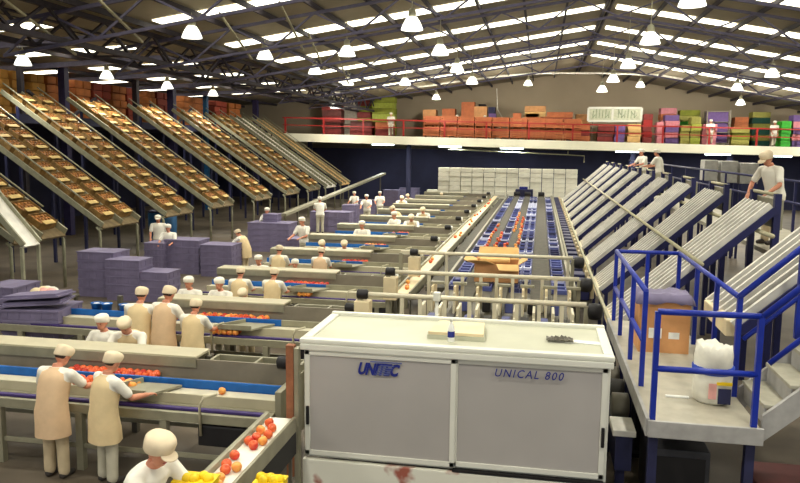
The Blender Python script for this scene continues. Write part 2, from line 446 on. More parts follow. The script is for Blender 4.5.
mezz_pile(478, 485, 104, ('navy', 'dark_wall'), 'crate_pile', 'dark blue pile behind the orange bins', 'crates', 2.6)
mezz_pile(488, 495, 107, ('navy', 'violet'), 'crate_pile', 'dark violet pile beside the dark blue pile', 'crates', 2.4)
mezz_pile(513, 521, 113, ('carton_pale', 'bin_orange'), 'crate_pile', 'pale brown stack right of the orange bins', 'crates', 1.4)
mezz_pile(524, 545, 106, ('carton_pale', 'carton_kraft'), 'crate_pile', 'broad pale brown stack on the middle of the mezzanine', 'crates', 2.2)
mezz_pile(546, 572, 112, ('bin_red', 'bin_orange', 'maroon'), 'crate_pile', 'broad dark red stack left of the white signboard', 'crates', 1.8)
mezz_pile(556, 566, 122, ('carton_kraft', 'bin_red'), 'crate_pile', 'low brown crates at the rail left of the signboard', 'crates', .6)
mezz_pile(572, 590, 125, ('bin_orange', 'bin_red'), 'crate_pile', 'low orange and red crates at the rail under the signboard edge', 'crates', .6)
mezz_pile(598, 614, 126, ('bin_red', 'maroon'), 'crate_pile', 'low dark red crates under the white signboard', 'crates', .6)
mezz_pile(615, 625, 125, 'violet', 'crate_pile', 'blue-violet crate pile under the white signboard', 'crates', .6)
mezz_pile(628, 641, 124, 'carton_pale', 'crate_pile', 'cream carton pile under the right half of the signboard', 'crates', .6)
mezz_pile(643, 652, 114, ('bin_red', 'rail_red'), 'crate_pile', 'red crate pile directly right of the white signboard', 'crates', .7)
mezz_pile(657, 664, 122, 'pink', 'crate_pile', 'small pink stack right of the red pile', 'crates', .6)
mezz_pile(665, 679, 115, ('violet', 'pink'), 'crate_pile', 'violet and pink crate stack in the right half of the mezzanine', 'crates', .9, kind=1)
mezz_pile(660, 676, 108, ('bin_orange', 'pink'), 'crate_pile', 'tall orange-topped stack behind the violet crates', 'crates', 2.4)
mezz_pile(681, 690, 125, 'olive', 'crate_pile', 'olive crates left of the yellow-green tower', 'crates', .7)
mezz_pile(691, 701, 117, ('lime', 'olive'), 'crate_pile', 'narrow yellow-green crate tower beside the red post', 'crates', .7, kind=1)
mezz_pile(679, 699, 110, ('green', 'olive', 'curtain_green'), 'crate_pile', 'dark green stack behind the yellow-green tower', 'crates', 2.5)
mezz_pile(703, 717, 124, 'pink', 'crate_pile', 'low pink cartons in front of the violet rack', 'crates', .6)
mezz_pile(732, 750, 127, ('olive', 'curtain_green'), 'crate_pile', 'low olive pile right of the violet rack', 'crates', .8)
mezz_pile(734, 748, 117, 'bin_orange', 'crate_pile', 'orange-brown stack behind the low olive pile', 'crates', 2.2)
mezz_pile(781, 791, 121, 'green', 'crate_pile', 'bright green crate stack near the right end of the mezzanine', 'crates', .6, kind=1)
mezz_pile(793, 808, 115, ('violet', 'pink'), 'crate_pile', 'violet crate stack at the right end of the mezzanine', 'crates', .7, kind=1)
mezz_pile(752, 770, 112, ('teal_dark', 'olive'), 'crate_pile', 'dark green stack left of the bright green crates', 'crates', 2.6)
# violet rack with a red frame
a = atY(706, 137, MY+1.4); c = atY(729, 137, MY+1.4)
t = thing('rack', 'tall violet shelving rack with pale uprights on the right of the mezzanine', 'rack', (a.x, MY+1.4, mz(a.x)))
w = c.x-a.x
for xx in (0, w): MB().bar((xx, 0, 0), (xx, 0, 2.3), .09).build('upright', 'curtain_grey', t); MB().bar((xx, .8, 0), (xx, .8, 2.3), .09).build('upright', 'curtain_grey', t)
for k in range(4): MB().box(0, w, 0, .8, .1+k*.7, .15+k*.7).build('shelf', 'curtain_grey', t)
MB().box(.05, w-.05, .3, .78, .16, 2.2).build('load', 'violet', t)
# white signboard on two legs
a = atY(588, 122, MY+1.0); c = atY(641, 122, MY+1.0); zt = atY(615, 108, MY+1.0).z; zb = atY(615, 121, MY+1.0).z
t = thing('signboard', 'long white signboard in two panels standing on the mezzanine', 'sign', (a.x, MY+1.0, mz(a.x)))
w = c.x-a.x; z0 = zb-mz(a.x); z1 = zt-mz(a.x)
MB().box(0, w, 0, .06, z0, z1).build('board', 'sign_face', t)
fr = MB()
for p, q in (((0, z0), (w, z0)), ((0, z1), (w, z1)), ((0, z0), (0, z1)), ((w, z0), (w, z1)), ((w*.46, z0), (w*.46, z1))): fr.bar((p[0], -.03, p[1]), (q[0], -.03, q[1]), .14, .05, Vector((0, 1, 0)))
fr.build('frame', 'machine_white', t)
lt = MB(); random.seed(3); xx = .3
while xx < w-.35:
    if abs(xx-w*.46) > .25:
        hh = random.choice((.5, .62)); lt.bar((xx, -.01, z0+.2), (xx+.03, -.01, z0+.2+hh), .05)
        if random.random() < .6: lt.bar((xx, -.01, z0+.2+random.choice((0, .28, hh-.04))), (xx+.16, -.01, z0+.22+.2), .05)
    xx += .21
lt.build('lettering', 'sign_mark', t)
for xx in (.3, w-.3): MB().bar((xx, .03, 0), (xx, .03, z0), .08).build('leg', 'curtain_grey', t)
# a suspended thin drop wire on the back wall
tag(MB().path([(-3.4, 56, 8.5), (-3.3, 56, 7), (-2.6, 56, 5.8), (-2.4, 56, mz(-2.4)+.02)], .03, 6).build('drop_cable', 'cable'), 'thin pale cable hanging down the back wall', 'cable')
# upper storage stacks at the left: rows of cartons
ix = 0
for (px0, px1, top, m) in ((-14, 3, 60, 'rack_yellow'), (5, 17, 62, 'rack_yellow'), (24, 38, 62, 'rack_yellow'), (40, 58, 62, 'rack_carton'), (68, 84, 60, 'rack_carton'), (86, 104, 66, 'rack_red'), (106, 120, 65, 'rack_carton'), (121, 133, 66, 'rack_red'), (141, 150, 74, 'rack_carton'), (151, 165, 72, 'rack_red'), (178, 198, 76, 'rack_carton'), (210, 222, 80, 'rack_red'), (224, 236, 78, 'rack_carton')):
    a = atX(px0, 80, -22); c = atX(px1, 80, -22); h = min(1.85, atX(px0, top, -22).z-UZ)
    n = 5; hh = h/n; ny = 2; dd = (c.y-a.y)/ny
    me = MB().cbox(-1.0, 0, .02, dd-.02, .01, hh-.01, .03).mesh('carton', m)
    for k in range(n):
        for j in range(ny):
            o = bpy.data.objects.new('carton', me); COL.objects.link(o); o.location = (-21.6-random.uniform(0, .12), a.y+j*dd, UZ+k*hh)
            tag(o, '%s carton on the upper left storage floor, %s stack from the left, %s layer' % ({'rack_yellow': 'yellow-brown', 'rack_carton': 'brown', 'rack_red': 'reddish'}[m], ORD[ix*2+j], ORD[k]), 'carton', 'cartons on the upper storage floor')
    ix += 1
# white cartons stacked against the back under the mezzanine
random.seed(5)
a = atY(438, 170, 50.5); c = atY(578, 170, 50.5); NC = 12; w = (c.x-a.x)/NC; NR = 9; hh = atY(508, 168.5, 50.5).z/NR
me = MB().cbox(.02, w-.02, 0, .6, .008, hh-.008, .025).mesh('white_carton', 'white_carton')
for i in range(NC+1):
    for k in range(NR if i < NC else 4):
        o = bpy.data.objects.new('white_carton', me); COL.objects.link(o)
        o.location = (a.x+i*w if i < NC else a.x-w, 50.5+random.uniform(-.03, .03), k*hh)
        if i == NC: tag(o, 'white carton in the low stack left of the white wall of cartons, %s layer' % ORD[k], 'carton', 'white cartons by the back wall')
        else: tag(o, 'white carton in the wall of cartons under the mezzanine, %s column, %s layer' % (ORD[i], ORD[k]), 'carton', 'white cartons by the back wall')
# ================================================================== MACHINE CABINET
mx0, mx1, my0, my1, mzb, mzt = -2.63, .83, 7.9, 9.25, .5, 1.9
t = thing('machine_cabinet', 'large white cabinet with two grey sliding doors in the foreground', 'machine', ((mx0+mx1)/2, 8.5, 0))
T = t.location
def loc(mb): 
    mb.v = [(v[0]-T.x, v[1]-T.y, v[2]-T.z) for v in mb.v]; return mb
loc(MB().cbox(mx0+.02, mx1-.02, my0+.05, my1, mzb, mzt-.03, .015)).build('body', 'machine_white', t)
b = MB(); b.cbox(mx0, mx1, my0-.02, my1+.02, mzt-.05, mzt, .02); loc(b).build('top', 'machine_top', t)
b = MB()
b.cbox(mx0-.01, mx1+.01, my0-.03, my0+.09, mzt-.03, mzt+.03, .02); b.cbox(mx0-.01, mx1+.01, my1-.05, my1+.03, mzt-.03, mzt+.05, .02)
b.cbox(mx0-.01, mx0+.1, my0+.09, my1-.05, mzt-.03, mzt+.03, .02); b.cbox(mx1-.1, mx1+.01, my0+.09, my1-.05, mzt-.03, mzt+.03, .02)
loc(b).build('rim', 'machine_white', t)
split = -.86
for nm, x0, x1, yy in (('door', mx0+.05, split+.02, my0+.0), ('door', split-.02, mx1-.05, my0+.03)):
    d = loc(MB().box(x0+.05, x1-.05, yy-.005, yy+.02, mzb+.1, mzt-.16)).build(nm, 'machine_grey', t)
    d['label'] = 'grey sliding door panel, %s half' % ('left' if x0 < -2 else 'right')
    f = MB()
    for (p, q) in (((x0, mzb+.05), (x0+.06, mzt-.1)), ((x1-.06, mzb+.05), (x1, mzt-.1)), ((x0, mzt-.16), (x1, mzt-.1)), ((x0, mzb+.05), (x1, mzb+.11))):
        f.cbox(p[0], q[0], yy-.02, yy+.025, p[1], q[1], .006)
    loc(f).build('door_frame', 'machine_white', d)
    hx = x0+.02 if x0 < -2 else x1-.045
    h = MB(); h.cbox(hx, hx+.035, yy-.05, yy-.015, .92, 1.14, .01); loc(h).build('handle', 'black', d)
loc(MB().cbox(mx0+.0, mx1, my0-.04, my0+.05, mzt-.1, mzt-.03, .012)).build('door_track', 'machine_white', t)
loc(MB().box(split, mx1-.05, my0-.035, my0+.03, mzb+.005, mzb+.03)).build('floor_track', 'black', t)
b = MB(); b.cbox(mx0+.02, mx1-.02, my0-.03, my0+.04, .18, mzb, .015); b.cbox(mx0+.02, mx1-.02, my1-.06, my1, .18, mzb, .015)
loc(b).build('skirt', 'skirt', t)
for xx in (mx0+.1, split, mx1-.1): 
    loc(MB().bar((xx, my0+.1, 0), (xx, my0+.1, .2), .1)).build('leg', 'steel_dark', t); loc(MB().bar((xx, my1-.1, 0), (xx, my1-.1, .2), .1)).build('leg', 'steel_dark', t)
def put_text(txt, px0, px1, py0, py1, m, shear, bold, space=1.):
    a = atY(px0, py1, my0-.03); c = atY(px1, py1, my0-.03); top = atY(px0, py0, my0-.03)
    me = text_mesh(txt, 1, m, shear, bold, space)
    xs = [v.co.x for v in me.vertices]; ys = [v.co.y for v in me.vertices]
    sx = (c.x-a.x)/(max(xs)-min(xs)); sy = (top.z-a.z)/(max(ys)-min(ys)); mx, my = min(xs), min(ys)
    for v in me.vertices: v.co = Vector(((v.co.x-mx)*sx, v.co.z*.6, (v.co.y-my)*sy))
    o = bpy.data.objects.new('lettering', me); COL.objects.link(o); setpar(o, t); o.location = (a.x-T.x, my0-.026-T.y, a.z-T.z)
    return o, a, c, top
o, a, c, top = put_text('UNITEC', 358, 400, 362, 374.5, 'logo_blue', .35, .045, .95)
h = top.z-a.z
b = MB()
for k in range(5):
    zz = a.z+h*(.1+.17*k); b.box(a.x+.2+.012*k, a.x+.36+.012*k, my0-.034, my0-.031, zz, zz+.012)
b.box(a.x+.14, c.x+.02, my0-.034, my0-.028, top.z+.008, top.z+.022)
loc(b).build('lettering', 'logo_pale', t)
put_text('UNICAL 800', 495, 564, 368.5, 376.5, 'logo_blue', .25, .004, 1.25)
# things on the cabinet
a = atZ(430, 339, 1.95); 
t2 = thing('control_pad', 'flat cream box lying on top of the white cabinet', 'box', (-.9, 8.55, 1.9))
b = MB(); b.prism([(-.33, -.25), (.33, -.25), (.3, .36), (-.27, .36)], 'z', 0, .05); b.build('base', 'machine_top', t2)
b = MB(); b.prism([(-.32, -.24), (.32, -.24), (.29, .35), (-.26, .35)], 'z', .052, .085); b.build('lid', 'belt_cream', t2)
p = atZ(449.5, 341, 1.9)
t2 = thing('bottle', 'small white bottle with a blue label standing on the cabinet', 'bottle', (-.93, 8.12, 1.93))
MB().lathe([(.035, 0), (.04, .01), (.04, .15), (.03, .19), (.014, .21), (.014, .235)], n=16).build('body', 'paper', t2, True)
MB().lathe([(.0405, .055), (.0412, .06), (.0412, .12), (.0405, .125)], n=16).build('label_band', 'logo_blue', t2, True)
MB().lathe([(.017, .232), (.017, .262), (.012, .268)], n=12).build('cap', 'machine_white', t2, True)
b = MB(); random.seed(11)
bm = bmesh.new(); bmesh.ops.create_grid(bm, x_segments=14, y_segments=8, size=.5)
for v in bm.verts: v.co = Vector((v.co.x*.3, v.co.y*.16, .02+abs(random.gauss(0, .018))*(1-abs(v.co.x)*1.2)))
bm.verts.index_update(); b.add([v.co for v in bm.verts], [[v.index for v in f.verts] for f in bm.faces]); bm.free()
o = b.build('rag', 'steel_dark', loc=(.28, 8.52, 1.9)); md = o.modifiers.new('s', 'SOLIDIFY'); md.thickness = .008
tag(o, 'crumpled brownish rag lying on the right end of the cabinet', 'rag')
b = MB(); b.prism([(-.22, -.05), (.2, -.08), (.23, .03), (-.1, .07)], 'z', 0, .012)
tag(b.build('paper_slip', 'paper', loc=(.56, 8.52, 1.902)), 'white slip of paper beside the crumpled rag', 'paper')
# rusty post left of the cabinet
t2 = thing('post', 'narrow rust-brown post at the left edge of the cabinet', 'post', (-2.73, 7.84, 0))
MB().cbox(-.045, .045, -.05, .05, .3, 1.86, .008).build('face', 'rust', t2)
MB().cbox(.046, .1, -.04, .06, .02, 1.83, .008).build('channel', 'steel', t2)
MB().cbox(-.09, .12, -.1, .1, 0, .02, .006).build('foot', 'steel_dark', t2)

# ================================================================== SORTER
sx0, sx1, sy0, sy1, sz = -2.03, .70, 9.4, 49.0, 1.02
t = thing('sorter', 'long fruit sorter with dark belts and blue cups running to the back', 'conveyor', (-.66, 28, 0)); T = t.location
loc(MB().box(sx0, sx1, sy0, sy1, .62, sz-.06)).build('bed', 'steel_dark', t)
for x in (sx0-.03, sx1+.03):
    loc(MB().cbox(x-.035, x+.035, 17.0, sy1, .9, 1.12, .01)).build('side_rail', 'steel', t)
belts = [(-1.62, -1.3), (-.95, -.62), (-.12, .30)]
for x0, x1 in belts: loc(MB().box(x0, x1, sy0, sy1, sz-.055, sz+.015)).build('belt', 'belt_grey', t)
strips = [(-1.97, -1.64), (-1.28, -.97), (-.6, -.14), (.32, .66)]
random.seed(21)
for x0, x1 in strips:
    mb = MB(); y = 16.2; mid = []
    n = 2 if x1-x0 > .4 else 1
    mb.box(x0, x1, y, sy1-.3, sz-.08, sz-.05); mid += [0]*6
    while y < sy1-.7:
        r = random.random()
        c = 1 if (r < .12 or (39 < y < 43 and -1.3 < x0 < 0) or abs((y % 7.3)-3) < .25) else 2 if r < .5 else 0
        for q in range(n):
            xa = x0+(x1-x0)*q/n+.015; xb = x0+(x1-x0)*(q+1)/n-.015
            mb.box(xa, xb, y, y+.36, sz-.05, sz-.01); mb.box(xa, xa+.03, y, y+.36, sz-.01, sz+.035); mb.box(xb-.03, xb, y, y+.36, sz-.01, sz+.035)
            mb.box(xa+.03, xb-.03, y, y+.03, sz-.01, sz+.03); mid += [c]*24
        y += .42
    o = loc(mb).build('cup_row', 'cup_blue', t); o.data.materials.append(M['cup_white']); o.data.materials.append(M['cup_dark'])
    for p, c in zip(o.data.polygons, mid): p.material_index = c
for k in range(9):
    y = 10.5+k*4.8
    for x in (sx0+.05, sx1-.05): loc(MB().bar((x, y, 0), (x, y, .62), .09)).build('leg', 'steel_dark', t)
# blue outlet row along the right side
loc(MB().box(.80, .86, 16.5, sy1, .7, 1.06)).build('outlet_rail', 'steel', t)
y = 16.6
while y < 48.0:
    loc(MB().cbox(.88, 1.16, y, y+.55, .78, 1.04, .02)).build('outlet_chute', 'outlet', t)
    loc(MB().cbox(1.17, 1.26, y+.1, y+.42, .8, 1.1, .02)).build('outlet_stop', 'belt_cream', t); y += .95
loc(MB().box(.86, 1.2, 16.5, 48.6, .6, .76)).build('outlet_bed', 'steel_dark', t)
# dark blue end unit of the sorter
t = thing('drive_head', 'dark blue drive head at the far end of the sorter', 'machine', (-1.05, 49.2, 0)); 
MB().cbox(-.55, .6, 0, .6, .9, 1.45, .05).build('housing', 'navy', t); MB().cbox(-.3, .25, .1, .5, 1.45, 1.62, .04).build('hood', 'logo_blue', t)
for xx in (-.45, .5): MB().bar((xx, .3, 0), (xx, .3, .9), .1).build('leg', 'steel_dark', t)
for i, x in enumerate((-1.46, -.78, .09)):
    t = thing('belt_motor', 'small black motor at the far end of the sorter, %s from left' % ORD[i], 'motor', (x, 48.6, 1.04), 0, 'black motors at the end of the sorter')
    MB().lathe([(.13, -.2), (.15, -.18), (.15, .15), (.1, .2)], (0, 0, .15), 14, 'x').build('body', 'black', t, True); MB().cbox(-.12, .12, -.12, .12, -.01, .06, .01).build('foot', 'steel_dark', t)
# cream discharge belt along the left of the sorter, from the foreground to the far end
def cream_belt(name, label, y0, y1, skirt):
    global T
    t = thing(name, label, 'conveyor', (-2.77, (y0+y1)/2, 0)); T = t.location
    loc(MB().box(-2.94, -2.67, y0, y1, .98, 1.03)).build('belt', 'belt_white' if skirt else 'belt_cream', t)
    loc(MB().cbox(-3.0, -2.945, y0, y1, .9, 1.09, .01)).build('left_rail', 'steel', t)
    loc(MB().cbox(-2.665, -2.63, y0, y1, .88, 1.06, .01)).build('right_rail', 'steel', t)
    if skirt: loc(MB().box(-2.668, -2.632, y0, y1, .62, .878)).build('side_skirt', 'black', t)
    n = max(2, round((y1-y0)/4.5))
    for k in range(n):
        y = y0+.15+(y1-y0-.3)*k/(n-1)
        for x in (-2.97, -2.65): loc(MB().bar((x, y, 0), (x, y, .9 if x < -2.8 else .62 if skirt else .88), .06 if x < -2.8 else .034)).build('leg', 'steel_dark', t)
cream_belt('infeed_belt', 'white fruit belt in the foreground running up to the left side of the cabinet', 3.6, 7.72, True)
cream_belt('discharge_belt', 'long cream belt carrying fruit along the left side of the sorter', 15.2, 48.5, False)
tag(MB().box(-2.55, -2.12, 16.8, 48.5, .78, .88).build('cable_tray', 'belt_grey'), 'dark cable tray between the cream belt and the sorter', 'tray')

# ------------------------------------------------------------------ infeed gantries behind the cabinet
def gantry(y, z, label, posts, knob=True):
    t = thing('gantry_bar', label, 'gantry', (-.95, y, 0)); 
    MB().tube((-1.85, 0, z), (1.72, 0, z), .042, 12).build('bar', 'gantry', t, True)
    for x in posts: MB().bar((x, .0, 1.04 if -1.05 < x < 1.6 else 0), (x, 0, z-.03), .06).build('upright', 'gantry', t)
    MB().cbox(-1.98, -1.72, -.12, .12, z-.55, z-.1, .02).build('gearbox', 'belt_cream', t)
    if y > 15: MB().bar((-2.17, 0, z), (-1.85, 0, z), .07).build('arm', 'gantry', t)
    MB().bar((-1.9 if y < 15 else -2.17, 0, 0), (-1.9 if y < 15 else -2.17, 0, z-.02), .08).build('post', 'steel', t)
    MB().lathe([(.07, -.09), (.085, -.07), (.085, .07), (.05, .1)], (-1.86, 0, z+.0), 12, 'x').build('knob', 'black', t, True)
    MB().bar((1.72, 0, 0), (1.72, 0, z-.02), .07).build('post', 'steel', t)
    w = MB().lathe([(.05, -.12), (.125, -.1), (.135, 0), (.125, .08), (.06, .11)], (1.86, 0, z-.1), 16, 'x').build('drive_wheel', 'black', t, True)
    return t
gantry(16.7, 1.7, 'pale gantry bar crossing the sorter behind the open carton', [-1.1, 1.62])
gantry(13.95, 1.7, 'pale gantry bar crossing the sorter in front of the open carton', [-1.1, -.75, -.45, -.1, .2, .5, .75, 1.05, 1.3])
gantry(11.65, 1.7, 'pale gantry bar nearest the white cabinet', [-1.2, -.9, -.5, -.1, .3, .65, 1.0, 1.35])
# singulator heads: a row of cream plates and dark slots between the gantries
for r, (y, n, z0, z1) in enumerate(((13.6, 7, 1.04, 1.52), (12.2, 9, 1.04, 1.42), (10.6, 10, 1.04, 1.5))):
    for i in range(n):
        x = sx0+.1+(sx1-sx0-.2)*i/(n-1)
        t = thing('divider_head', '%s divider head from the left in the %s row behind the cabinet' % (ORD[i], ('far', 'middle', 'near')[r]), 'machine head', (x, y, 0), 0, 'divider heads behind the cabinet')
        MB().cbox(-.022, .022, -.02, .5, z0, z1, .008).build('plate', 'belt_cream' if r == 0 else 'gantry', t)
        MB().cbox(-.018, .018, -.12, -.02, z0, z1-.1, .006).build('guide', 'gantry', t)
        if i < n-1 and r < 2: MB().cbox(.09, .24, .1, .4, z0, z0+.2, .02).build('motor', 'cup_blue' if (i+r) % 2 else 'black', t)
        if r == 0: MB().cbox(-.06, .2, .2, .3, z1, z1+.05, .01).build('bracket', 'steel', t)
# sensor pole in the middle
t = thing('sensor_pole', 'thin white pole standing just behind the white cabinet', 'pole', (-1.38, 10.2, 1.0))
MB().tube((0, 0, 0), (0, 0, .95), .025, 10).build('pole', 'machine_white', t, True); MB().cbox(-.05, .05, -.05, .05, .95, 1.08, .015).build('sensor', 'machine_white', t)
# open carton standing on the sorter
t = thing('open_carton', 'open brown carton with raised flaps standing on the sorter', 'carton', (-.93, 17.35, 1.04)); 
w, d, h = .5, .42, .42
b = MB(); b.box(-w, w, -d, d, 0, .02); b.box(-w, w, -d, -d+.015, .02, h); b.box(-w, w, d-.015, d, .02, h); b.box(-w, -w+.015, -d+.015, d-.015, .02, h); b.box(w-.015, w, -d+.015, d-.015, .02, h)
b.build('body', 'carton_kraft', t)
def flap(p, q, off, nm='flap'):
    p, q, off = Vector(p), Vector(q), Vector(off); n = (q-p).cross(off).normalized()*.008
    v = [p-n, q-n, q+off*1-n+(p-q).normalized()*.03, p+off-n+(q-p).normalized()*.03]; v += [x+n*2 for x in v]
    MB().add(v, [(0, 1, 2, 3), (7, 6, 5, 4), (0, 4, 5, 1), (1, 5, 6, 2), (2, 6, 7, 3), (3, 7, 4, 0)]).build(nm, 'carton_pale', t)
flap((-w, -d, h), (-.02, -d, h), (-.16, -.2, .1)); flap((.0, -d, h), (w, -d, h), (.05, -.28, -.1))
flap((-w, d, h), (w, d, h), (0, .22, .26)); flap((-w, -d, h), (-w, d, h), (-.26, 0, .08)); flap((w, -d, h), (w, d, h), (.2, 0, .12))
MB().cbox(-.4, .3, -.25, .35, h+.0, h+.1, .04).build('contents', 'carton_pale', t)

# ================================================================== RIGHT: platform, stairs, catwalk, chutes
px0, px1, py0, py1, pz = 1.18, 2.24, 7.6, 12.2, 1.36
t = thing('work_platform', 'raised grey steel platform with blue railing right of the cabinet', 'platform', (1.7, 9.9, 0)); T = t.location
loc(MB().box(px0, px1, py0, py1, pz-.04, pz)).build('deck', 'deck', t)
b = MB(); b.cbox(px0-.02, px1+.02, py0-.03, py0+.01, pz-.16, pz+.015, .008); b.cbox(px0-.04, px0, py0, py1, pz-.16, pz+.03, .008); b.cbox(px1, px1+.03, py0+1.05, py1, pz-.16, pz+.015, .008)
loc(b).build('edge_beam', 'deck_edge', t)
for x in (px0+.06, px1-.06):
    for y in (py0+.15, 9.9, py1-.1): loc(MB().bar((x, y, 0), (x, y, pz-.05), .09)).build('leg', 'navy', t)
RZH = 2.49
posts = [(px0+.03, py0+.06), (px1-.06, py0+.06), (px0+.06, 8.78), (px0+.06, 9.9), (px0+.06, 11.2), (px0+.06, py1-.02), (px1-.04, py1-.02), (px1-.02, 8.62), (px1-.02, 9.7), (px1-.02, 10.9), (1.72, py1-.02)]
for x, y in posts: loc(MB().bar((x, y, pz), (x, y, RZH), .055)).build('post', 'rail_blue', t)
def rails(pts, z): 
    for p, q in zip(pts, pts[1:]): loc(MB().tube((p[0], p[1], z), (q[0], q[1], z), .032, 10)).build('rail', 'rail_blue', t, True)
rails([posts[0], posts[1]], RZH); rails([posts[0], posts[1]], 1.9)
rails([(px0+.06, 8.78), (px0+.06, py1-.02), (px1-.04, py1-.02), (px1-.02, 8.62)], RZH)
rails([(px0+.06, 8.78), (px0+.06, py1-.02)], 1.9)
# staircase up to the catwalk
CZ = 2.45; N = 5
t = thing('staircase', 'short grey staircase with blue handrails at the right edge', 'stairs', (2.3, 8.1, pz)); T = Vector((0, 0, 0)); t.location = (0, 0, 0)
run, rise = .23, (CZ-pz)/N
for i in range(N):
    x = px1+.06+i*run; z = pz+(i+1)*rise
    if i < N-1: MB().cbox(x-.02, x+run+.03, py0+.12, 8.55, z-.04, z, .008).build('tread', 'tread', t)
    MB().box(x, x+.015, py0+.14, 8.53, z-rise, z-.042).build('riser', 'deck_edge', t)
for y in (py0+.08, 8.58):
    b = MB(); b.prism([(px1+.02, pz-.16), (px1+.02, pz+.12), (px1+N*run+.1, CZ+.16), (px1+N*run+.1, CZ-.14)], 'y', y-.025, y+.025)
    b.build('stringer', 'deck_edge', t)
for y in (py0+.06, 8.62):
    a = Vector((px1-.04, y, RZH)); q = Vector((px1+N*run+.2, y, RZH+(N*run+.24)*rise/run))
    MB().tube(a, q, .035, 10).build('handrail', 'rail_blue', t, True)
    dn = Vector((0, 0, .55)); MB().tube(a-dn+Vector((.08, 0, .08)), q-dn, .028, 10).build('mid_rail', 'rail_blue', t, True)
    for f in (.45, .97):
        p = a.lerp(q, f); MB().bar(p, p-Vector((0, 0, 1.02)), .055).build('post', 'rail_blue', t)
# catwalk behind the chute tops
t = thing('catwalk', 'long raised catwalk behind the tops of the right-hand chutes', 'walkway', (0, 0, 0))
MB().box(3.78, 5.2, 7.4, 46, CZ-.08, CZ).build('deck', 'deck', t)
MB().box(3.42, 3.78, 7.4, 8.8, CZ-.08, CZ).build('landing', 'deck', t)
for k in range(9):
    y = 8+k*4.7
    for x in (3.86, 5.1): MB().bar((x, y, 0), (x, y, CZ-.08), .1).build('leg', 'chute_blue', t)
for z in (3.05, 3.5): MB().tube((5.15, 7.5, z), (5.15, 46, z), .03, 8).build('rail', 'chute_blue', t, True)
for k in range(14): MB().bar((5.15, 7.6+k*2.95, CZ), (5.15, 7.6+k*2.95, 3.5), .05).build('post', 'chute_blue', t)
# chutes
XT, ZT, XB, ZB = 3.62, 3.22, 1.34, 1.14
def make_chute(rows=True, xb=XB):
    t = thing('box_chute', 'chute', 'chute', (0, 0, 0), 0, 'box chutes along the right side of the sorter')
    f = (xb-XB)/(XT-XB); zb = ZB+(ZT-ZB)*f
    d = Vector((XT-xb, 0, ZT-zb)).normalized(); up = Vector((-d.z, 0, d.x))
    def P(s, y, h): return Vector((xb, y, zb)).lerp(Vector((XT, y, ZT)), s)+up*h
    W = 1.35
    for y in (0, W/6, W/3, W/2, 2*W/3, 5*W/6, W): MB().bar(P(0, y, .05), P(1, y, .05), .065 if y in (0, W) else .055, .10, up).build('rail', 'chute_rail', t)
    for y in (W/6, W/2, 5*W/6): MB().bar(P(.01, y, -.05), P(.99, y, -.05), .42, .03, up).build('roller_bed', 'chute_bed', t)
    for y in (W/12, W/4, 5*W/12, 7*W/12, 3*W/4, 11*W/12):
        b = MB(); n = 26
        for i in range(n): 
            p = P((i+.5)/n, y, 0); b.tube(p-Vector((0, .085, 0)), p+Vector((0, .085, 0)), .016, 6)
        b.build('roller', 'chute_bed', t)
    MB().bar(P(0, -.07, -.04), P(1, -.07, -.04), .03, .11, up).build('side_plate', 'chute_blue', t); MB().bar(P(0, W+.07, -.06), P(1, W+.07, -.06), .03, .15, up).build('side_plate', 'chute_blue', t)
    for y in (0, W):
        MB().bar((XT+.06, y, 0), (XT+.06, y, ZT+.22), .10).build('top_post', 'chute_blue', t)
        if xb < 1.5: MB().bar((xb+.1, y, 0), (xb+.1, y, zb), .07).build('bottom_post', 'chute_blue', t)
    MB().tube((XT+.06, 0, ZT+.2), (XT+.06, W, ZT+.2), .03, 10).build('top_bar', 'brace', t, True)
    MB().cbox(XT+.11, XT+.16, 0, W, ZT-.35, ZT+.12, .01).build('end_plate', 'steel', t)
    MB().cbox(xb-.1, xb+.02, .06, W-.06, zb-.12, zb+.08, .02).build('end_stop', 'belt_cream', t)
    return t
base = make_chute()
cy = [12.55, 15.85, 19.15, 22.5, 25.8, 29.2, 32.6, 36.0, 39.4, 42.8]
for i, y in enumerate(cy):
    o = base if i == 0 else dup(base)
    o.location = (0, y, 0); o['label'] = 'pale roller chute rising to the catwalk, %s behind the stairs' % ORD[i]
o = make_chute(xb=2.32); o.location = (0, 9.1, 0); o['label'] = 'short pale roller chute directly behind the blue stair handrails'
for fx in (.5, .93):
    x = XB+(XT-XB)*fx; z = ZB+(ZT-ZB)*fx+(.19 if fx < .6 else -.24)
    tag(MB().tube((x, 11.9, z), (x, 45, z), .035, 10).build('tie_pipe', 'brace', smooth=True), '%s beige pipe tying the right-hand chutes together' % ('lower' if fx < .6 else 'upper'), 'pipe')
for x, z, nm in ((1.24, 1.3, 'upper'),): tag(MB().bar((x, 12.5, z-.1), (x, 44.5, z-.1), .05, .06).build('outfeed_rail', 'brace'), 'cream rail along the feet of the right-hand chutes', 'rail')
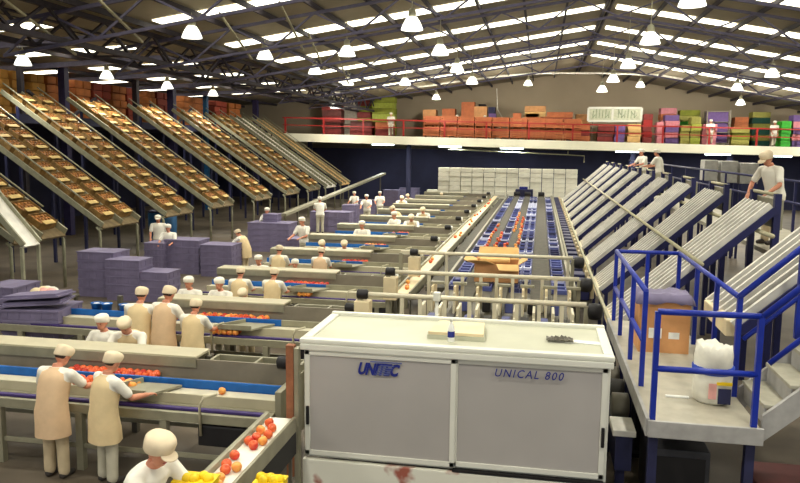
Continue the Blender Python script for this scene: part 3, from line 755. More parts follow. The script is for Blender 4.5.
# carton bin on the platform with violet liner
t = thing('carton_bin', 'large brown carton with a violet liner standing on the platform', 'carton', (1.72, 10.6, pz))
w, d, h = .33, .28, .74
b = MB(); b.box(-w, w, -d, d, 0, .02); b.box(-w, w, -d, -d+.02, .02, h); b.box(-w, w, d-.02, d, .02, h); b.box(-w, -w+.02, -d+.02, d-.02, .02, h); b.box(w-.02, w, -d+.02, d-.02, .02, h)
b.build('body', 'carton_kraft', t)
bm = bmesh.new(); bmesh.ops.create_grid(bm, x_segments=12, y_segments=10, size=.5); random.seed(4); b = MB()
for v in bm.verts:
    e = max(abs(v.co.x), abs(v.co.y)); v.co = Vector((v.co.x*.78, v.co.y*.68, h+.03+random.uniform(0, .05)-(.1 if e > .46 else 0)))
bm.verts.index_update(); b.add([v.co for v in bm.verts], [[v.index for v in f.verts] for f in bm.faces]); bm.free()
o = b.build('liner', 'tote', t, True); md = o.modifiers.new('s', 'SOLIDIFY'); md.thickness = .008
MB().box(-.2, -.03, -d-.004, -d, .2, .34).build('paper_label', 'paper', t); MB().box(.06, .2, -d-.004, -d, .2, .29).build('paper_label', 'paper', t)
# sack holder
t = thing('waste_sack', 'bulging white plastic sack with a blue band on the platform', 'sack', (1.94, 8.42, pz))
prof = [(.17, 0), (.2, .03), (.2, .2), (.205, .36), (.19, .44), (.2, .52), (.185, .6), (.14, .62)]
mb = MB(); mb.lathe(prof, n=28); random.seed(9)
mb.v = [(v[0]*(1+random.uniform(-.06, .06)), v[1]*(1+random.uniform(-.06, .06)), v[2]+(random.uniform(-.03, .06) if v[2] > .55 else 0)) for v in mb.v]
mb.build('body', 'sack', t, True)
MB().lathe([(.2, .33), (.218, .335), (.22, .40), (.2, .405)], n=28).build('band', 'sack_blue', t, True)
MB().box(-.08, .0, -.215, -.205, .08, .25).build('print', 'sack_pink', t); MB().box(.02, .15, -.212, -.2, .03, .2).build('print', 'navy', t); MB().box(.0, .16, -.205, -.19, .235, .27).build('print', 'yellow', t)
tag(MB().cbox(0, .25, 0, .04, 0, .02, .006).build('wood_strip', 'paper', loc=(1.46, 8.42, pz)), 'short white strip lying on the platform beside the sack', 'strip')
# roller drum unit between the cabinet and the platform
t = thing('side_conveyor', 'low dark roller unit between the cabinet and the platform', 'conveyor', (1.0, 9.6, 0))
MB().box(-.08, .1, -1.4, 2.6, .55, .95).build('frame', 'navy', t)
MB().cbox(-.12, .13, -1.45, -1.0, .96, 1.03, .01).build('tray', 'chute_rail', t)
for i in range(5): MB().lathe([(.12, -.1), (.15, -.09), (.15, .09), (.12, .1)], (.02, -.75+i*.55, 1.08), 16, 'x').build('roller', 'rubber' if i % 2 else 'steel_dark', t, True)
for y in (-1.2, .5, 2.4): MB().bar((0, y, 0), (0, y, .55), .1).build('leg', 'navy', t)
# low things under the platform and stairs
t = thing('storage_box', 'dark maroon panel box standing under the stairs', 'box', (2.9, 8.3, 0)); MB().cbox(-.5, .7, -.2, .5, .05, .55, .02).build('body', 'maroon', t); MB().box(-.52, .72, -.22, .52, 0, .05).build('base', 'black', t)
tag(MB().prism([(-.7, -.5), (.6, -.6), (.8, .4), (-.3, .6)], 'z', 0, .012).build('floor_highlight', 'deck', loc=(2.3, 6.9, 0)), 'pale patch painting a wet-floor highlight below the platform', 'highlight')  # thin pale sheet painting the highlight on the wet floor
# pale bins standing behind the catwalk
for i, (a0, a1, yt, yb) in enumerate(((705, 717, 160, 181), (722, 737, 161, 183), (741, 758, 163, 184))):
    p = atY(a0, yt, 30); q = atY(a1, yb, 30)
    t = thing('pallet_cage', 'pale panel cage on legs behind the catwalk, %s from left' % ORD[i], 'cage', (p.x, 30, 0), 0, 'pale cages behind the catwalk')
    w = q.x-p.x; MB().cbox(0, w, 0, .8, q.z, p.z, .03).build('panel', 'grey_bin', t)
    for xx in (.05, w-.05): MB().bar((xx, .1, 0), (xx, .1, q.z), .08).build('leg', 'chute_blue', t); MB().bar((xx, .7, 0), (xx, .7, q.z), .08).build('leg', 'chute_blue', t)

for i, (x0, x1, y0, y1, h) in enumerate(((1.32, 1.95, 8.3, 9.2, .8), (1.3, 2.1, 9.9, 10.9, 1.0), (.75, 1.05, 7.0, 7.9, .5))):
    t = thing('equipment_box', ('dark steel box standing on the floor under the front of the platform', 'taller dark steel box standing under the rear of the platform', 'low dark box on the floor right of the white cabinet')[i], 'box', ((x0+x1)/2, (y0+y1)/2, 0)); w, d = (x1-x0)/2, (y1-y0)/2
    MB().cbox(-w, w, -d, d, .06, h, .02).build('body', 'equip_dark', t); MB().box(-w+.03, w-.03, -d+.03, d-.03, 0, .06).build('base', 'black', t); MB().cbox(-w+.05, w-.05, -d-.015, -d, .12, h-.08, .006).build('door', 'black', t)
# ================================================================== PACKING LINES
Y0, DY, NL = 8.05, 3.45, 12
LANE = ['nearest', 'second nearest', 'third nearest', 'fourth nearest', 'fifth nearest', 'sixth nearest', 'seventh nearest', 'eighth nearest', 'ninth nearest', 'tenth nearest', 'eleventh nearest', 'farthest']
XE = -9.6
def make_lane(XE, XS, XG):
    t = thing('packing_line', 'line', 'packing line', (0, 0, 0), 0, 'packing lines across the left half of the hall')
    # front work table
    b = MB(); b.cbox(XE, -3.12, 0, .05, .74, .86, .008); b.cbox(XE, -3.12, .3, .35, .74, .84, .008); b.cbox(XE, -3.12, 0.02, .05, .28, .34, .006); b.cbox(XE, -3.12, .95, 1.0, .28, .34, .006)
    b.build('frame', 'steel', t)
    MB().box(XE, -3.12, .05, .3, .8, .83).build('table_top', 'steel', t)
    MB().cbox(XE, -3.15, .13, .2, .832, .87, .01).build('guide_strip', 'purple_strip', t)
    for x in (-3.3, -4.45, -5.6, -6.75, -7.9, -9.1):
        if x < XE: continue
        MB().bar((x, .03, 0), (x, .03, .75), .09).build('leg', 'steel', t); MB().bar((x, 1.3, 0), (x, 1.3, 1.2), .08).build('leg', 'steel_dark', t)
    # single-fruit belt with its side panels
    MB().box(XE, -3.1, .38, .62, .9, .95).build('single_belt', 'belt_grime', t)
    b = MB(); b.cbox(XE, -3.1, .35, .38, .8, .97, .006); b.build('belt_panel', 'shelf_top', t)
    # blue guard and fruit trough
    MB().cbox(XE, XG, .64, .68, .92, 1.06, .01).build('blue_guard', 'blue_belt', t)
    if XG < -3.5: MB().cbox(XG, -3.1, .64, .68, .92, 1.06, .01).build('steel_guard', 'steel', t)
    MB().box(XE, -3.1, .68, .93, .93, .98).build('trough', 'panel_grey', t)
    MB().box(XS, -3.1, .93, .96, .6, 1.25).build('back_panel', 'panel_grey', t)
    b = MB(); b.cbox(XS, -4.45, .92, 1.34, 1.25, 1.29, .012); b.cbox(XS, -4.45, 1.3, 1.34, 1.05, 1.25, .006); b.build('shelf', 'shelf_top', t)
    MB().box(XS, -4.45, .9, .918, 1.14, 1.27).build('shelf_lip', 'steel', t)
    # exit chute plates and open troughs at the sorter end
    b = MB()
    b.prism([(-5.35, .12), (-4.75, .12), (-4.5, .6), (-5.05, .6)], 'z', .97, 1.0); b.bar((-5.35, .12, 1.02), (-4.75, .12, 1.02), .03, .08); b.bar((-5.35, .12, 1.02), (-5.05, .6, 1.02), .03, .08); b.build('exit_plate', 'steel', t)
    b = MB()
    for y in (.98, 1.4): b.cbox(-4.36, -3.05, y-.02, y+.02, 1.0, 1.2, .008)
    for x in (-4.34, -3.7, -3.08): b.cbox(x-.02, x+.02, 1.0, 1.38, 1.0, 1.2, .008)
    b.build('bypass_wall', 'steel', t); MB().box(-4.34, -3.08, 1.0, 1.38, .98, 1.0).build('bypass_floor', 'belt_grey', t)
    b = MB(); b.cbox(-4.0, -3.12, .0, .3, .46, .72, .02); b.build('drive_box', 'black', t)
    MB().cbox(-3.12, -3.04, .3, 1.4, .3, 1.1, .012).build('end_panel', 'steel', t)
    m = MB().lathe([(.05, -.12), (.085, -.1), (.085, .08), (.06, .11)], (-3.2, .95, 1.28), 14, 'x').build('motor', 'black', t, True)
    MB().lathe([(.05, -.02), (.05, .03)], (-3.06, .95, 1.28), 12, 'x').build('motor_cap', 'paper', m, True)
    for x in (-5.4, -3.95):
        MB().path([(x, -.02, .6), (x, -.04, .98), (x+.02, .04, 1.06), (x+.18, .08, 1.1)], .018, 6).build('hook_arm', 'shelf_top', t, True)
    return t
L0 = make_lane(-9.6, -9.6, -3.1); L1 = make_lane(-9.6, -6.9, -4.4); L2 = make_lane(-7.3, -7.3, -4.6); LN = [L0, L1, L2]+[dup(L2) for i in range(NL-3)]
for i, o in enumerate(LN):
    o.location = (0, Y0+DY*i, 0); o['label'] = 'steel packing line with a pale shelf and blue guard, %s to the camera' % LANE[i]
# ------------------------------------------------------------------ fruit, every piece its own object
def apple_mesh(m):
    b = MB(); b.lathe([(.004, -.028), (.012, -.034), (.026, -.03), (.038, -.012), (.041, .006), (.036, .024), (.024, .034), (.011, .034), (.003, .026)], n=14)
    return b.mesh('apple', m, True)
AP = {k: apple_mesh(k) for k in ('apple_red', 'apple_orange', 'apple_dark')}
NA = 0
def apple(x, y, z, m, label, group, s=1.0):
    global NA; NA += 1
    o = bpy.data.objects.new('apple', AP[m]); COL.objects.link(o); o.location = (x, y, z+.034*s); o.scale = (s, s, s)
    o.rotation_euler = (random.uniform(-.5, .5), random.uniform(-.5, .5), random.uniform(0, 6.2)); tag(o, label, 'fruit', group)
random.seed(31)
def heap(lane, xa, xb, ya, yb, z, n, ms, where, s=1.35):
    ys = Y0+DY*lane
    nx = max(1, int((xb-xa)/.098)); ny = max(1, int((yb-ya)/.092)); spots = [(i, j) for i in range(nx) for j in range(ny)]; random.shuffle(spots)
    for i, j in spots[:n]:
        apple(xa+(i+.5)*(xb-xa)/nx+random.uniform(-.006, .006), ys+ya+(j+.5)*(yb-ya)/ny, z, random.choice(ms), 'round red fruit lying '+where, 'fruit '+where, s)
heap(0, -6.25, -4.95, .69, .92, .98, 26, ('apple_red', 'apple_red', 'apple_dark'), 'in the trough of the nearest packing line')
heap(0, -5.4, -5.05, .38, .62, .95, 7, ('apple_red', 'apple_orange'), 'on the nearest line right of the second packer')
heap(0, -6.0, -5.72, .38, .62, .95, 5, ('apple_red', 'apple_red'), 'on the nearest line between the two packers')
apple(-3.9, Y0+.5, .95, 'apple_orange', 'single orange fruit on the white belt of the nearest line', 'single fruit', 1.2)
heap(1, -6.0, -4.7, .69, .92, .98, 24, ('apple_red', 'apple_dark', 'apple_orange'), 'in the trough of the second nearest line')
heap(1, -5.5, -5.0, .1, .36, .87, 10, ('apple_orange', 'apple_orange', 'apple_red'), 'on the second nearest line beside a packer')
heap(2, -5.6, -4.6, .69, .92, .98, 20, ('apple_red', 'apple_dark'), 'in the trough of the third nearest line')
heap(2, -5.1, -4.8, .1, .36, .87, 6, ('apple_orange', 'apple_orange'), 'on the third nearest line beside a packer')
heap(3, -5.2, -4.5, .69, .92, .98, 14, ('apple_red', 'apple_dark'), 'in the trough of the fourth nearest line')
heap(4, -5.4, -4.7, .69, .92, .98, 12, ('apple_red', 'apple_orange'), 'in the trough of the fifth nearest line')
heap(5, -5.2, -4.6, .69, .92, .98, 8, ('apple_red', 'apple_red'), 'in the trough of the sixth nearest line')
for y, x, c in ((7.45, -2.85, 'r'), (7.3, -2.76, 'r'), (7.22, -2.86, 'o'), (7.12, -2.74, 'r'), (7.02, -2.83, 'r'), (6.95, -2.73, 'o'), (6.92, -2.87, 'r'), (6.82, -2.78, 'r'), (6.55, -2.87, 'r'), (6.34, -2.86, 'r'), (6.3, -2.74, 'o'), (6.22, -2.82, 'r'), (6.05, -2.8, 'o'), (5.97, -2.88, 'o'), (5.9, -2.75, 'o'), (5.82, -2.84, 'r'), (5.7, -2.76, 'o')):
    apple(x, y, 1.03, 'apple_red' if c == 'r' else 'apple_orange', 'red and orange fruit on the white belt in the foreground', 'fruit on the foreground belt', 1.25)
for k in range(26):
    y = 15.6+random.random()**1.4*29
    apple(random.uniform(-2.9, -2.7), y, 1.03, random.choice(('apple_orange', 'apple_red')), 'fruit on the long cream belt left of the sorter', 'fruit on the cream belt', 1.25)
for x, ya, yb, n in ((-.66, 18.5, 33, 26), (-1.0, 19, 24, 12), (-.9, 27, 36, 14), (-1.6, 20, 30, 14), (-1.3, 22, 27, 10)):
    for k in range(n):
        y = ya+(yb-ya)*(k+random.random()*.8)/n
        apple(x+random.uniform(-.04, .04), y, 1.045, random.choice(('apple_red', 'apple_orange')), 'small red fruit riding beside a dark belt of the sorter', 'fruit on the sorter', 1.3)
# ------------------------------------------------------------------ purple totes
def tote_mesh(w, d, h):
    b = MB()
    t = .03
    b.box(0, w, 0, d, 0, .03); b.cbox(0, w, 0, t, .03, h, .008); b.cbox(0, w, d-t, d, .03, h, .008); b.cbox(0, t, t, d-t, .03, h, .008); b.cbox(w-t, w, t, d-t, .03, h, .008)
    for q in range(5):
        x = w*(q+.5)/5; b.box(x-.015, x+.015, -.012, 0, .04, h-.05)
    for q in range(3):
        y = d*(q+.5)/3; b.box(w, w+.012, y-.015, y+.015, .04, h-.05)
    b.box(-.015, w+.015, -.015, d+.015, h-.035, h)
    return b.mesh('tote', 'tote')
TM = {}
def stack(px0, px1, py0, py1, zb, label, n=5, d=.8, rz=0.):
    c = atZ((px0+px1)/2, py1, zb); x0 = atY(px0, py1, c.y).x; x1 = atY(px1, py1, c.y).x; zt = atY((px0+px1)/2, py0, c.y).z
    h = (zt-zb)/n; w = x1-x0; me = tote_mesh(w, d, h-.004)
    for k in range(n):
        o = bpy.data.objects.new('tote', me); COL.objects.link(o); o.location = (x0, c.y, zb+k*h); o.rotation_euler = (0, 0, rz)
        tag(o, 'purple tote, %s of the %s' % ('topmost' if k == n-1 else 'lowest' if k == 0 else ORD[k]+' from the bottom', label), 'crate', 'purple totes in the '+label)
    return x0, c.y, x1, zt
def trolley(x0, x1, y, d, z, label):
    t = thing('pallet_trolley', label, 'trolley', ((x0+x1)/2, y+d/2, 0)); w = (x1-x0)/2
    MB().cbox(-w, w, -d/2, d/2, z-.06, z-.002, .01).build('deck', 'steel_dark', t)
    for i in (-1, 1):
        for j in (-1, 1): MB().bar((i*(w-.06), j*(d/2-.06), 0), (i*(w-.06), j*(d/2-.06), z-.06), .06).build('leg', 'steel_dark', t)
stack(79, 115, 252, 297, 0, 'tall leftmost stack by the ramps')
stack(107, 140, 260, 301, 0, 'stack right beside the tall leftmost one', d=.7)
stack(131, 168, 272, 302, 0, 'low stack third from the left', 4, d=.7)
stack(145, 164, 243, 274, 0, 'narrow stack behind the low third one')
stack(165, 199, 240, 274, 0, 'broad stack below the third ramp')
stack(201, 232, 245, 277, 0, 'stack right of the broad one')
r = stack(248, 289, 223, 252, 0, 'stack right of the bending packer', d=1.)
stack(263, 277, 214, 222, r[3], 'small pile atop the stack right of the bending packer', 2, d=.5)
r = stack(286, 309, 239, 251, .5, 'short pile on a steel trolley', 3); trolley(r[0], r[2], r[1], .8, .5, 'low steel trolley under the short purple tote pile')
stack(310, 349, 212, 232, 0, 'wide low stack near the sixth line', 3, d=1.)
stack(342, 356, 205, 224, 0, 'narrow stack right of the wide low one', 4)
stack(352, 374, 200, 214, 0, 'stack beside the far packers', 4)
stack(383, 398, 190, 206, 0, 'far stack left of the white cartons', 4)
stack(399, 418, 188, 203, 0, 'second far stack left of the white cartons', 4)
stack(418, 431, 186, 201, 0, 'far stack directly beside the white cartons', 4)
r = stack(3, 55, 311, 343, .52, 'large pile in the left foreground', 3, d=.9, rz=.12); trolley(r[0], r[2], r[1]+.1, .8, .5, 'low steel trolley under the large purple pile')
b = MB(); w = r[2]-r[0]
b.prism([(-.04, -.02), (w+.06, .08), (w-.02, .7), (-.08, .6)], 'z', 0, .03); b.prism([(.0, .04), (w+.0, .1), (w-.06, .66), (-.02, .54)], 'z', .03, .07)  # loose tote lids lying askew on the pile
o = b.build('tote_lid', 'tote', loc=(r[0], r[1], r[3]+.035)); o.rotation_euler = (.04, -.06, .12); tag(o, 'loose purple tote lid lying skewed on the large pile in the left foreground', 'crate')
o = b.build('tote_lid', 'tote', loc=(r[0]-.03, r[1]+.05, r[3]+.15)); o.rotation_euler = (-.03, -.09, -.02); tag(o, 'loose purple tote lid tilted topmost on the large left pile', 'crate')
stack(-16, 15, 287, 330, 0, 'stack at the left edge of the picture', 5, d=.9)
# blue bins between the lines at the left, and the sacks there
for i, (px, py) in enumerate(((82, 318), (94, 318), (115, 318))):
    p = atZ(px, py, .98); t = thing('blue_bin', 'small blue bin on the second nearest line, %s from left' % ORD[i], 'bin', (p.x, Y0+DY+.76, .98), 0, 'small blue bins')
    MB().lathe([(.075, 0), (.1, .17), (.108, .17), (.108, .19), (.09, .19), (.07, .02)], n=16).build('shell', 'blue_belt', t, True); MB().ell((0, 0, .16), .07, .07, .03).build('contents', 'paper', t, True)
def lumps(px, py, z, cols, label, n=7, r=.13):
    p = atZ(px, py, z); t = thing('produce_sack', label, 'sack', (p.x, p.y, z))
    for i in range(n):
        a = i*2.4; rr = r*.9*math.sqrt(i/n); q = r*random.uniform(.7, 1)
        MB().ell((rr*2*math.cos(a), rr*1.2*math.sin(a), q*.7), q, q*.8, q*.75).build('bulge', cols[i % len(cols)], t, True)
    return p
p = atZ(48, 296, .8)
trolley(p.x-.5, p.x+.5, p.y-.4, .8, .8, 'steel trolley with cream sacks near the left ramp legs')
lumps(46, 296, .8, ('sack', 'belt_cream', 'sack_pink'), 'lumpy cream and pink sacks on a trolley near the left ramp', 8, .16)
p = atZ(62, 318, .55); trolley(p.x-.35, p.x+.35, p.y-.3, .6, .55, 'low trolley with dark green waste left of the blue bins')
lumps(62, 318, .55, ('teal_dark', 'black', 'bin_red'), 'dark green and black waste heap left of the blue bins', 9, .13)
# large blue drum by the ramps
p = atZ(205, 226, .0)
t = thing('blue_drum', 'big dark blue drum standing under the ramps', 'drum', (-14.8, 27.2, 0)); MB().lathe([(.5, 0), (.55, .1), (.52, .5), (.55, .9), (.55, 1.4), (.5, 1.45)], n=24).build('body', 'column_blue', t, True); MB().lathe([(.55, 1.44), (.56, 1.5), (.4, 1.53)], n=24).build('lid', 'navy', t, True)
# yellow baskets in the foreground
def basket(x, y, z, label, w=.3, d=.22, full=True):
    t = thing('yellow_basket', label, 'basket', (x, y, z), 0, None)
    b = MB(); b.box(-w/2, w/2, -d/2, d/2, 0, .015)
    for (x0, x1, y0, y1) in ((-w/2, w/2, -d/2, -d/2+.015), (-w/2, w/2, d/2-.015, d/2), (-w/2, -w/2+.015, -d/2+.015, d/2-.015), (w/2-.015, w/2, -d/2+.015, d/2-.015)):
        b.box(x0, x1, y0, y1, .015, .06); b.box(x0, x1, y0, y1, .09, .14); 
    b.build('shell', 'yellow', t)
    MB().cbox(-w/2-.01, w/2+.01, -d/2-.01, d/2+.01, .14, .16, .008).build('rim', 'yellow', t)
    if full:
        for i in range(5): MB().ell((-w*.36+i*w*.18, random.uniform(-.05, .05), .165), .05, .05, .05).build('lemon', 'yellow', t, True)
    # its stand
    s = thing('basket_stand', 'steel stand under the '+label, 'stand', (x, y, 0))
    MB().box(-w/2, w/2, -d/2, d/2, z-.03, z-.002).build('plate', 'steel_dark', s)
    for i in (-1, 1):
        for j in (-1, 1): MB().bar((i*(w/2-.02), j*(d/2-.02), 0), (i*(w/2-.02), j*(d/2-.02), z-.03), .03).build('leg', 'steel_dark', s)
p = atY(196, 482, 5.75); basket(p.x, 5.75, p.z-.12, 'yellow basket of fruit in front of the nearest worker', .34)
p = atY(266, 483, 6.2); basket(p.x+.04, 6.2, p.z-.12, 'yellow basket right of the foreground belt', .26)

# ================================================================== LEFT RAMPS
def make_ramp(kind):
    t = thing('carton_ramp', 'ramp', 'ramp', (0, 0, 0), 0, 'sloping carton ramps on the left')
    XLo, ZLo, XHi = -13.25, 1.5, -19.7; SLP = .68; ZHi = ZLo+SLP*(XLo-XHi); W = 2.15
    lo = lambda y, h=0: Vector((XLo, y, ZLo+h)); hi = lambda y, h=0: Vector((XHi, y, ZHi+h))
    ys = (0, W/2, W)
    for y in ys: MB().bar(lo(y, .12), hi(y, .12), .06, .16).build('rail', 'ramp_rail', t)
    for y in (.12, W-.12): MB().bar(lo(y, .42)+Vector((-.6, 0, .40)), hi(y, .42), .035).build('hand_rail', 'ramp_rail', t)
    for y in (W/4, 3*W/4): MB().bar(lo(y), hi(y), W/2-.08, .05).build('bed', {'brown': 'ramp_bed', 'silver': 'chute_rail', 'gold': 'ramp_gold'}[kind], t)
    if kind != 'brown':
        b = MB()
        for i in range(40):
            p = lo(0).lerp(hi(0), (i+.5)/40); b.tube(p+Vector((0, .1, .05)), p+Vector((0, W-.1, .05)), .03, 6)
        b.build('roller', 'chute_rail' if kind == 'silver' else 'ramp_gold', t)
    for y in (0, W):
        MB().path([(XLo-.1, y, 0), (XLo-.1, y, ZLo-.1), (XLo-.2, y, ZLo+.05)], .045, 8).build('leg', 'ramp_rail', t, True)
        for f in (.5, .9): 
            p = lo(y).lerp(hi(y), f); MB().bar((p.x, y, 0), (p.x, y, p.z), .09).build('support', 'navy', t)
    MB().tube((XLo-.12, 0, ZLo), (XLo-.12, W, ZLo), .045, 8).build('cross_bar', 'ramp_rail', t, True)
    return t
RY = [16.7, 20.65, 24.6, 28.5, 33.2, 37.6, 41.6, 45.2, 48.8]
KIND = ['brown']*7+['silver', 'gold']
RN = ['nearest', 'second nearest', 'third nearest', 'fourth nearest', 'fifth nearest', 'sixth nearest', 'seventh nearest', 'empty silver', 'farthest golden']
protos = {}
for i, y in enumerate(RY):
    k = KIND[i]
    if k not in protos: protos[k] = o = make_ramp(k)
    else: o = dup(protos[k])
    o.location = (0, y, 0)
    o['label'] = {'brown': 'sloping steel ramp loaded with brown cartons, %s to the camera' % RN[i], 'silver': 'sloping empty silver roller ramp beside the farthest golden one', 'gold': 'golden-brown sloping ramp farthest from the camera'}[k]
# fruit cartons on the brown ramps: open trays with one raised pale flap
def tray_mesh():
    out = []
    w, d, h = .78, .44, .26
    b = MB(); b.box(-d/2, d/2, -w/2, w/2, 0, .02); b.box(-d/2, d/2, -w/2, -w/2+.02, .02, h); b.box(-d/2, d/2, w/2-.02, w/2, .02, h); b.box(-d/2, -d/2+.02, -w/2+.02, w/2-.02, .02, h); b.box(d/2-.02, d/2, -w/2+.02, w/2-.02, .02, h)
    out.append(('body', b.mesh('body', 'ramp_carton')))
    f = MB(); f.box(-d/2+.02, d/2-.02, -w/2+.02, w/2-.02, .15, .2)
    for i in range(3):
        for j in range(5): f.ell((-.13+.13*i, -.28+.14*j, .2), .06, .06, .05, 8, 5)
    out.append(('fruit', f.mesh('fruit', 'ramp_fruit', True)))
    g = MB(); g.bar((d/2-.02, -w/2*.62, h), (d/2-.02, w/2*.62, h), .15, .016); out.append(('flap', g.mesh('flap', 'ramp_flap')))
    return out
TR = tray_mesh(); ang = math.atan(.68); random.seed(8)
tray0 = None
for i in range(7):
    n = 12 if i < 5 else 11
    for lane in (0, 1):
        for k in range(n):
            f = .03+.94*(k+.5)/n
            x = -13.25-6.45*f; z = 1.5+.68*(-13.25-x); y = RY[i]+2.15*(.25 if lane == 0 else .75)+random.uniform(-.03, .03)
            if i == 0 and k > 9: continue
            o = bpy.data.objects.new('fruit_tray', None); COL.objects.link(o); o.empty_display_size = .05
            o.location = Vector((x, y, z))+Vector((-math.sin(ang), 0, -math.cos(ang)))*0+Vector((math.sin(ang)*.0, 0, .035)); o.rotation_euler = (0, ang, random.uniform(-.04, .04))
            tag(o, 'brown fruit carton on the %s ramp, %s lane, %s from the bottom' % (RN[i], ('near', 'far')[lane], ORD[k]), 'carton', 'brown cartons on the ramps')
            for nm, me in TR:
                c = bpy.data.objects.new(nm, me); COL.objects.link(c); setpar(c, o)
# pale slope hand rail between ramps and far packers
a = atZ(288, 208, 1.3); c = atZ(392, 181, 2.2)
t = thing('sloping_conveyor', 'long thin pale inclined conveyor behind the far packers', 'conveyor', (0, 0, 0))
a = Vector((-11.8, 33, .9)); c = Vector((-10.6, 50, 2.3))
MB().bar(a, c, .3, .12).build('belt', 'steel', t)
for f in (.1, .5, .95):
    p = a.lerp(c, f); MB().bar((p.x, p.y, 0), p-Vector((0, 0, .05)), .07).build('leg', 'steel_dark', t)
# pale narrow chute at the left edge, left of the nearest ramp
t = thing('side_chute', 'pale grey empty chute at the left edge before the nearest ramp', 'chute', (0, 0, 0))
a = atY(32, 246, 16.0); c = atY(0, 208, 16.0); d = (c-a); c = a+d*4
MB().bar(a, c, .55, .05).build('bed', 'chute_rail', t)
for s in (-.3, .3): MB().bar(a+Vector((0, s, .06)), c+Vector((0, s, .06)), .05, .14).build('rail', 'ramp_rail', t); MB().bar((a.x-.05, a.y+s, 0), (a.x-.05, a.y+s, a.z), .07).build('leg', 'ramp_rail', t)
p = a.lerp(c, .6)
MB().bar((p.x, p.y, 0), (p.x, p.y, p.z), .08).build('support', 'navy', t)
print('apples', NA)
# ================================================================== PEOPLE
def voxel(mb, size, smooth=4, fac=.5):
    me = bpy.data.meshes.new('tmp'); me.from_pydata(mb.v, [], mb.f)
    bm = bmesh.new(); bm.from_mesh(me); bmesh.ops.recalc_face_normals(bm, faces=bm.faces[:]); bm.to_mesh(me); bm.free()
    o = bpy.data.objects.new('tmp', me); COL.objects.link(o)
    r = o.modifiers.new('r', 'REMESH'); r.mode = 'VOXEL'; r.voxel_size = size
    if smooth: s = o.modifiers.new('s', 'SMOOTH'); s.factor = fac; s.iterations = smooth
    bpy.context.view_layer.update()
    out = bpy.data.meshes.new_from_object(o.evaluated_get(bpy.context.evaluated_depsgraph_get()))
    bpy.data.objects.remove(o); bpy.data.meshes.remove(me)
    for p in out.polygons: p.use_smooth = True
    return out
def V(*a): return Vector(a)
def limb(mb, pts, n=12):
    # tapered limb through (point, radius) with rounded ends
    rings = []
    for i, (p, r) in enumerate(pts): rings.append((p, r, r))
    mb.loft(rings, n)
    for p, r in pts: mb.ell(p, r*.995, r*.995, r*.995, 10, 7)
def rotx(v, a): c, s = math.cos(a), math.sin(a); return V(v.x, v.y*c-v.z*s, v.y*s+v.z*c)
